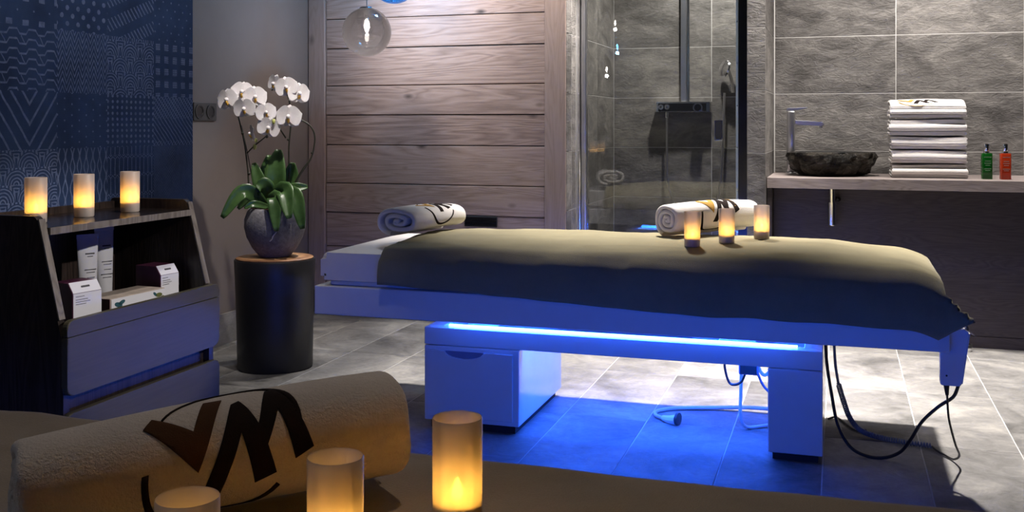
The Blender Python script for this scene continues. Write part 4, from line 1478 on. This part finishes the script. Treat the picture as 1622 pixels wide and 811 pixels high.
S1 = stem([(-28, 76, -0.02), (-38, 104, -0.03), (-41, 140, -0.03), (-46, 180, -0.03), (-53, 212, -0.03), (-58, 240, -0.04), (-50, 262, -0.05), (-30, 258, -0.06), (-12, 240, -0.07), (8, 212, -0.07), (22, 190, -0.06)], 0.0036, [(-49, 197, -0.03), (-39, 133, -0.03), (-6, 226, -0.07)])
stem([(-26, 76, -0.01), (-34, 110, 0.0), (-44, 170, -0.01), (-52, 210, -0.02)], 0.0022)
stem([(-42, 166, -0.03), (-28, 178, -0.05), (-10, 192, -0.06), (2, 202, -0.06)], 0.003, [(-8, 192, -0.06)])
stem([(18, 84, 0.02), (20, 130, 0.03), (20, 175, 0.03), (24, 215, 0.02), (22, 250, 0.01), (16, 264, 0.0), (2, 268, -0.01), (-4, 266, -0.02)], 0.0038, [(19, 187, 0.03), (21, 238, 0.015)])
stem([(24, 84, 0.0), (30, 112, -0.01), (46, 140, -0.02), (60, 160, -0.02), (66, 190, -0.03), (60, 208, -0.04), (46, 218, -0.05), (32, 222, -0.06)], 0.0038, [(61, 166, -0.02)])
stem([(22, 90, 0.02), (34, 120, 0.01), (58, 156, 0.0)], 0.0022)


def petal_mesh(l, w_, cup, name):
    bm = bmesh.new()
    rings = []
    nn = 12
    for i in range(nn + 1):
        f = i / nn
        ww = w_ * (0.10 + 0.90 * math.sin(PI * min(1.0, 0.05 + 0.97 * f)) ** 0.6) if f < 0.999 else w_ * 0.12
        rings.append([bm.verts.new((ww * k, l * f - 0.06 * l * k * k * f, cup * (f * f) * l + 0.12 * ww * abs(k))) for k in (-1, -0.6, 0, 0.6, 1)])
    for A, B in zip(rings, rings[1:]):
        for k in range(4): bm.faces.new((A[k], A[k + 1], B[k + 1], B[k]))
    return fin(bm, name, True, 180)


PET_B = petal_mesh(0.052, 0.038, -0.10, 'petal')
PET_S = petal_mesh(0.048, 0.023, -0.12, 'petal')
lip_bm = bmesh.new()
lathe(lip_bm, [(0.0, 0.012), (0.006, 0.010), (0.009, 0.002), (0.006, -0.004), (0, -0.006)], 10)
LIP = fin(lip_bm, 'lip', True, 180)
lip2 = bmesh.new()
bmesh.ops.create_uvsphere(lip2, u_segments=10, v_segments=6, radius=0.008)
bmesh.ops.scale(lip2, verts=lip2.verts, vec=(0.7, 1.6, 0.6))
LIP2 = fin(lip2, 'lip_lobe', True, 180)


def flower(u, v, d, yaw=0.0, pitch=0.0, roll=0.0, sc=1.0):
    """moth orchid bloom facing the viewer; yaw/pitch/roll in degrees"""
    f = bpy.data.objects.new('flower', None); COL.objects.link(f)
    f.empty_display_size = 0.02
    f.parent = OR
    f.location = oloc(u, v, d)
    base = Matrix((RV.to_tuple() + (0,), (0, 0, 0, 0), (0, 0, 0, 0), (0, 0, 0, 1)))
    # local x -> right, y -> up, z -> toward the viewer
    R = Matrix((RV, Vector((0, 0, 1)), -DV)).transposed().to_4x4()
    R = R @ Matrix.Rotation(math.radians(yaw), 4, 'Y') @ Matrix.Rotation(math.radians(pitch), 4, 'X') @ Matrix.Rotation(math.radians(roll), 4, 'Z')
    f.rotation_euler = R.to_euler()
    f.scale = (sc * 1.12, sc * 1.12, sc * 1.12)
    for a, me_, zz in ((0, PET_S, -0.002), (128, PET_S, -0.002), (-128, PET_S, -0.002), (72, PET_B, 0.002), (-72, PET_B, 0.002)):
        o = link('petal', me_, M['petal'], f)
        o.rotation_euler = (0, 0, math.radians(a)); o.location = (0, 0, zz)
    o = link('lip', LIP2, M['petal_lip'], f, (0, -0.012, 0.009))
    o.rotation_euler = (math.radians(30), 0, 0)
    o = link('column', LIP, M['petal'], f, (0, 0.002, 0.008))
    return f


for a in ((-70, 250, -0.06, -18, 0, 8, 1.0), (-48, 262, -0.05, 5, -8, -6, 0.98), (-25, 254, -0.08, 16, 0, 6, 0.98), (-40, 236, -0.10, 0, 14, 4, 0.94),
          (-7, 230, -0.09, 20, 4, 12, 0.86), (-3, 206, -0.09, 4, 10, -14, 0.96), (-30, 197, -0.08, -66, 6, 12, 0.78),
          (29, 223, -0.09, -2, 2, -4, 1.06), (2, 276, -0.03, -36, 4, -18, 0.84), (22, 270, -0.05, 8, 6, 10, 0.94), (40, 260, -0.03, 34, 2, -4, 0.98)):
    flower(*a)
for (u, v, d, s) in ((-28, 176, -0.05, 1.0), (6, 216, -0.10, 0.9), (-26, 186, -0.05, 0.8)):
    bm = bmesh.new()
    bmesh.ops.create_uvsphere(bm, u_segments=10, v_segments=8, radius=0.0085 * s)
    bmesh.ops.scale(bm, verts=bm.verts, vec=(1, 1, 1.6))
    bmesh.ops.translate(bm, verts=bm.verts, vec=oloc(u, v, d))
    obj('bud', bm, M['bud'], OR, True, 180)

# ------------------------------------------------------------------ basin, tap, trap, bottles
bs = empty('stone_basin', (-0.05, 5.765, 0.8325))
tag(bs, 'rough black river-stone vessel basin on the counter', 'basin')
bm = bmesh.new()
prof = [(0, 0.0), (0.148, 0.0), (0.166, 0.005), (0.180, 0.016), (0.191, 0.030), (0.200, 0.044), (0.207, 0.058), (0.212, 0.072), (0.215, 0.086), (0.216, 0.098), (0.215, 0.110), (0.209, 0.121), (0.196, 0.126)]
lathe(bm, prof, 110)
for v in bm.verts:
    r = math.hypot(v.co.x, v.co.y)
    if 0.15 < r and v.co.z < 0.125:
        a = math.atan2(v.co.y, v.co.x)
        q = 0.018 * nz(v.co.x * 14, v.co.y * 14, v.co.z * 22) + 0.017 * nz(v.co.x * 36, v.co.y * 36, v.co.z * 46 + 5) + 0.007 * math.sin(2 * a)
        s = (r + q) / r
        v.co.x *= s * 1.03; v.co.y *= s
        v.co.z += 0.004 * nz(v.co.x * 20, v.co.y * 20, 3.3) if v.co.z > 0.1 else 0
obj('outer_shell', bm, M['basin'], bs, True, 50)
obj('inner_bowl', lathe(bmesh.new(), [(0.196, 0.1262), (0.186, 0.124), (0.165, 0.085), (0.11, 0.045), (0.03, 0.032), (0, 0.032)], 56), M['basin_in'], bs, True, 60)
obj('drain', lathe(bmesh.new(), [(0.022, 0.0325), (0.022, 0.036), (0, 0.037)], 20), M['chrome'], bs, True)

fa = empty('basin_tap', (-0.262, 5.90, 0.8325))
tag(fa, 'tall chrome single-lever basin tap beside the stone basin', 'tap')
obj('tap_foot', lathe(bmesh.new(), [(0, 0), (0.029, 0), (0.029, 0.005), (0.025, 0.008), (0, 0.008)], 28), M['chrome_dark'], fa, True)
obj('column', bx(-0.021, 0.021, -0.021, 0.021, 0.0082, 0.345, bev=0.009, seg=3), M['chrome_dark'], fa, True, 50)
obj('lever', prism(round_poly([(-0.022, 0.347), (0.020, 0.347), (0.088, 0.358), (0.088, 0.365), (-0.022, 0.362)], 0.003, 2), -0.013, 0.013, 'y', 0.002), M['chrome_dark'], fa)
obj('spout', prism(round_poly([(0.0215, 0.268), (0.165, 0.262), (0.178, 0.270), (0.165, 0.284), (0.0215, 0.296)], 0.004, 3), -0.013, 0.013, 'y', 0.004), M['chrome_dark'], fa)
obj('aerator', cyl(bmesh.new(), (0.158, 0, 0.262), (0.158, 0, 0.252), 0.010), M['chrome_dark'], fa, True)

tp = empty('bottle_trap', (-0.043, 5.505, 0.60))
tag(tp, 'chrome bottle trap hanging under the counter', 'drain trap')
part('tail_pipe', cyl(bmesh.new(), (-0.043, 5.505, 0.7775), (-0.043, 5.505, 0.700), 0.016), M['chrome'], tp, True)
part('collar', lathe(bmesh.new(), [(0.0165, 0.695), (0.0235, 0.695), (0.0235, 0.708), (0.0165, 0.708)], 28, -0.043, 5.505, closed=True), M['chrome'], tp, True)
part('trap_body', lathe(bmesh.new(), [(0, 0.589), (0.019, 0.589), (0.0225, 0.593), (0.0225, 0.694), (0, 0.694)], 28, -0.043, 5.505), M['chrome'], tp, True)
part('wall_pipe', tube(bmesh.new(), [(-0.028, 5.52, 0.725), (-0.018, 5.53, 0.722), (-0.012, 5.545, 0.72), (-0.012, 5.5645, 0.72)], 0.012, 10), M['dark_metal'], tp, True)


def bottle(loc, mat, label):
    b_ = empty('gel_bottle', loc, math.radians(8))
    tag(b_, label, 'bottle', 'bath gel bottles on the counter')
    pr = round_poly([(-0.0235, -0.0185), (0.0235, -0.0185), (0.0235, 0.0185), (-0.0235, 0.0185)], 0.006, 3)
    bd = obj('body', prism(pr, 0.0, 0.128, 'z', 0.003, 2), mat, b_, True, 40)
    obj('shoulder', lathe(bmesh.new(), [(0, 0.1285), (0.015, 0.1285), (0.0125, 0.138), (0, 0.138)], 20), M['chrome'], b_, True)
    cp_ = obj('cap', lathe(bmesh.new(), [(0, 0.1385), (0.0115, 0.1385), (0.0125, 0.141), (0.0125, 0.172), (0.0115, 0.174), (0, 0.174)], 24), M['chrome'], b_, True)
    for zz, wd in ((0.108, 0.034), (0.088, 0.026), (0.078, 0.03), (0.068, 0.022), (0.050, 0.032), (0.042, 0.024)):
        obj('print_line', bx(-wd / 2, wd / 2, -0.0192, -0.0187, zz, zz + 0.0018), M['label_clear'], bd)
    return b_


bottle((0.688, 5.60, 0.8325), M['green_liquid'], 'green bath gel bottle with chrome cap beside the towel stack')
bottle((0.770, 5.585, 0.8325), M['orange_liquid'], 'orange-red bath gel bottle with chrome cap on the counter')

ds = empty('door_stop', (0.585, 5.47, 0.0))
tag(ds, 'small chrome floor door stop by the dark plinth', 'door stop')
obj('post', lathe(bmesh.new(), [(0, 0.0), (0.018, 0.0), (0.018, 0.018), (0, 0.018)], 24), M['chrome'], ds, True)
obj('buffer_ring', lathe(bmesh.new(), [(0, 0.0182), (0.0225, 0.0182), (0.024, 0.022), (0.024, 0.034), (0.0225, 0.036), (0, 0.036)], 24), M['black_plastic'], ds, True)
obj('cap', lathe(bmesh.new(), [(0, 0.0362), (0.020, 0.0362), (0.018, 0.040), (0, 0.041)], 24), M['chrome'], ds, True)

# ------------------------------------------------------------------ hand control with its cords
hc = empty('hand_control', (0.335, 3.47, 0.30))
tag(hc, 'white hand control hanging at the foot end of the table', 'remote control')
bm = prism(round_poly([(-0.042, -0.005), (0.018, -0.005), (0.040, 0.165), (0.028, 0.172), (-0.020, 0.165), (-0.042, 0.10)], [0.008, 0.008, 0.008, 0.008, 0.01, 0.01], 4), -0.016, 0.016, 'y', 0.002, 1)
obj('handset', bm, M['white_satin'], hc, True, 40)
obj('handset_side', prism([(0.0195, 0.002), (0.0225, 0.002), (0.0435, 0.158), (0.0405, 0.158)], -0.012, 0.012, 'y'), M['card_white'], hc)
obj('hook', tube(bmesh.new(), [(0.036, 0, 0.166), (0.030, 0, 0.182), (0.008, 0, 0.184), (-0.008, 0, 0.166)], 0.006, 8), M['chrome_dark'], hc, True)
obj('button', cyl(bmesh.new(), (-0.024, -0.0162, 0.026), (-0.024, -0.0175, 0.026), 0.003), M['black_plastic'], hc, True)


def wpart(name, bm, mat, root):
    o = obj(name, bm, mat, root, True)
    o.matrix_parent_inverse = Matrix.Translation(-Vector(root.location))
    return o


wpart('cord_sleeve', tube(bmesh.new(), [(0.312, 3.47, 0.294), (0.314, 3.47, 0.262)], lambda t: 0.009 - 0.004 * t, 8, smooth=False), M['black_plastic'], hc)
wpart('black_cord', tube(bmesh.new(), [(0.346, 3.47, 0.293), (0.332, 3.48, 0.255), (0.29, 3.50, 0.215), (0.245, 3.52, 0.160), (0.215, 3.55, 0.095), (0.185, 3.585, 0.04), (0.14, 3.61, 0.009), (0.085, 3.615, 0.006), (0.03, 3.62, 0.03), (-0.010, 3.625, 0.10), (-0.030, 3.63, 0.20), (-0.045, 3.635, 0.30), (-0.050, 3.64, 0.402)], 0.0055, 8), M['black_plastic'], hc)
wpart('thin_cord', tube(bmesh.new(), [(0.314, 3.47, 0.262), (0.322, 3.50, 0.18), (0.345, 3.55, 0.09), (0.362, 3.60, 0.04), (0.350, 3.66, 0.008), (0.325, 3.71, 0.006), (0.305, 3.745, 0.008), (0.295, 3.775, 0.010)], 0.0035, 7), M['black_plastic'], hc)
# coiled section
ctr = spline([(0.295, 3.78, 0.011), (0.20, 3.80, 0.011), (0.12, 3.83, 0.012), (0.065, 3.85, 0.025), (0.030, 3.85, 0.065), (0.008, 3.83, 0.13), (-0.008, 3.81, 0.19)], 10)
hel = []
turns = 64
for i in range(turns * 9 + 1):
    f = i / (turns * 9)
    x = f * (len(ctr) - 1)
    k = min(int(x), len(ctr) - 2)
    p = ctr[k].lerp(ctr[k + 1], x - k)
    tg = (ctr[k + 1] - ctr[k]).normalized()
    a = tg.cross(Vector((0.1, 0.2, 1))).normalized(); b = tg.cross(a)
    an = 2 * PI * turns * f
    hel.append(p + 0.0078 * (math.cos(an) * a + math.sin(an) * b))
wpart('coiled_cord', tube(bmesh.new(), hel, 0.0024, 5, smooth=False), M['blue_cable'], hc)
wpart('lead_cord', tube(bmesh.new(), [(-0.008, 3.81, 0.19), (-0.018, 3.79, 0.26), (-0.022, 3.77, 0.33), (-0.024, 3.76, 0.402)], 0.005, 7), M['blue_cable'], hc)
wpart('floor_cord', tube(bmesh.new(), [(-0.045, 4.03, 0.006), (-0.015, 4.06, 0.006), (0.03, 3.95, 0.006), (0.06, 3.90, 0.006), (0.085, 3.925, 0.006)], 0.0035, 7), M['black_plastic'], hc)
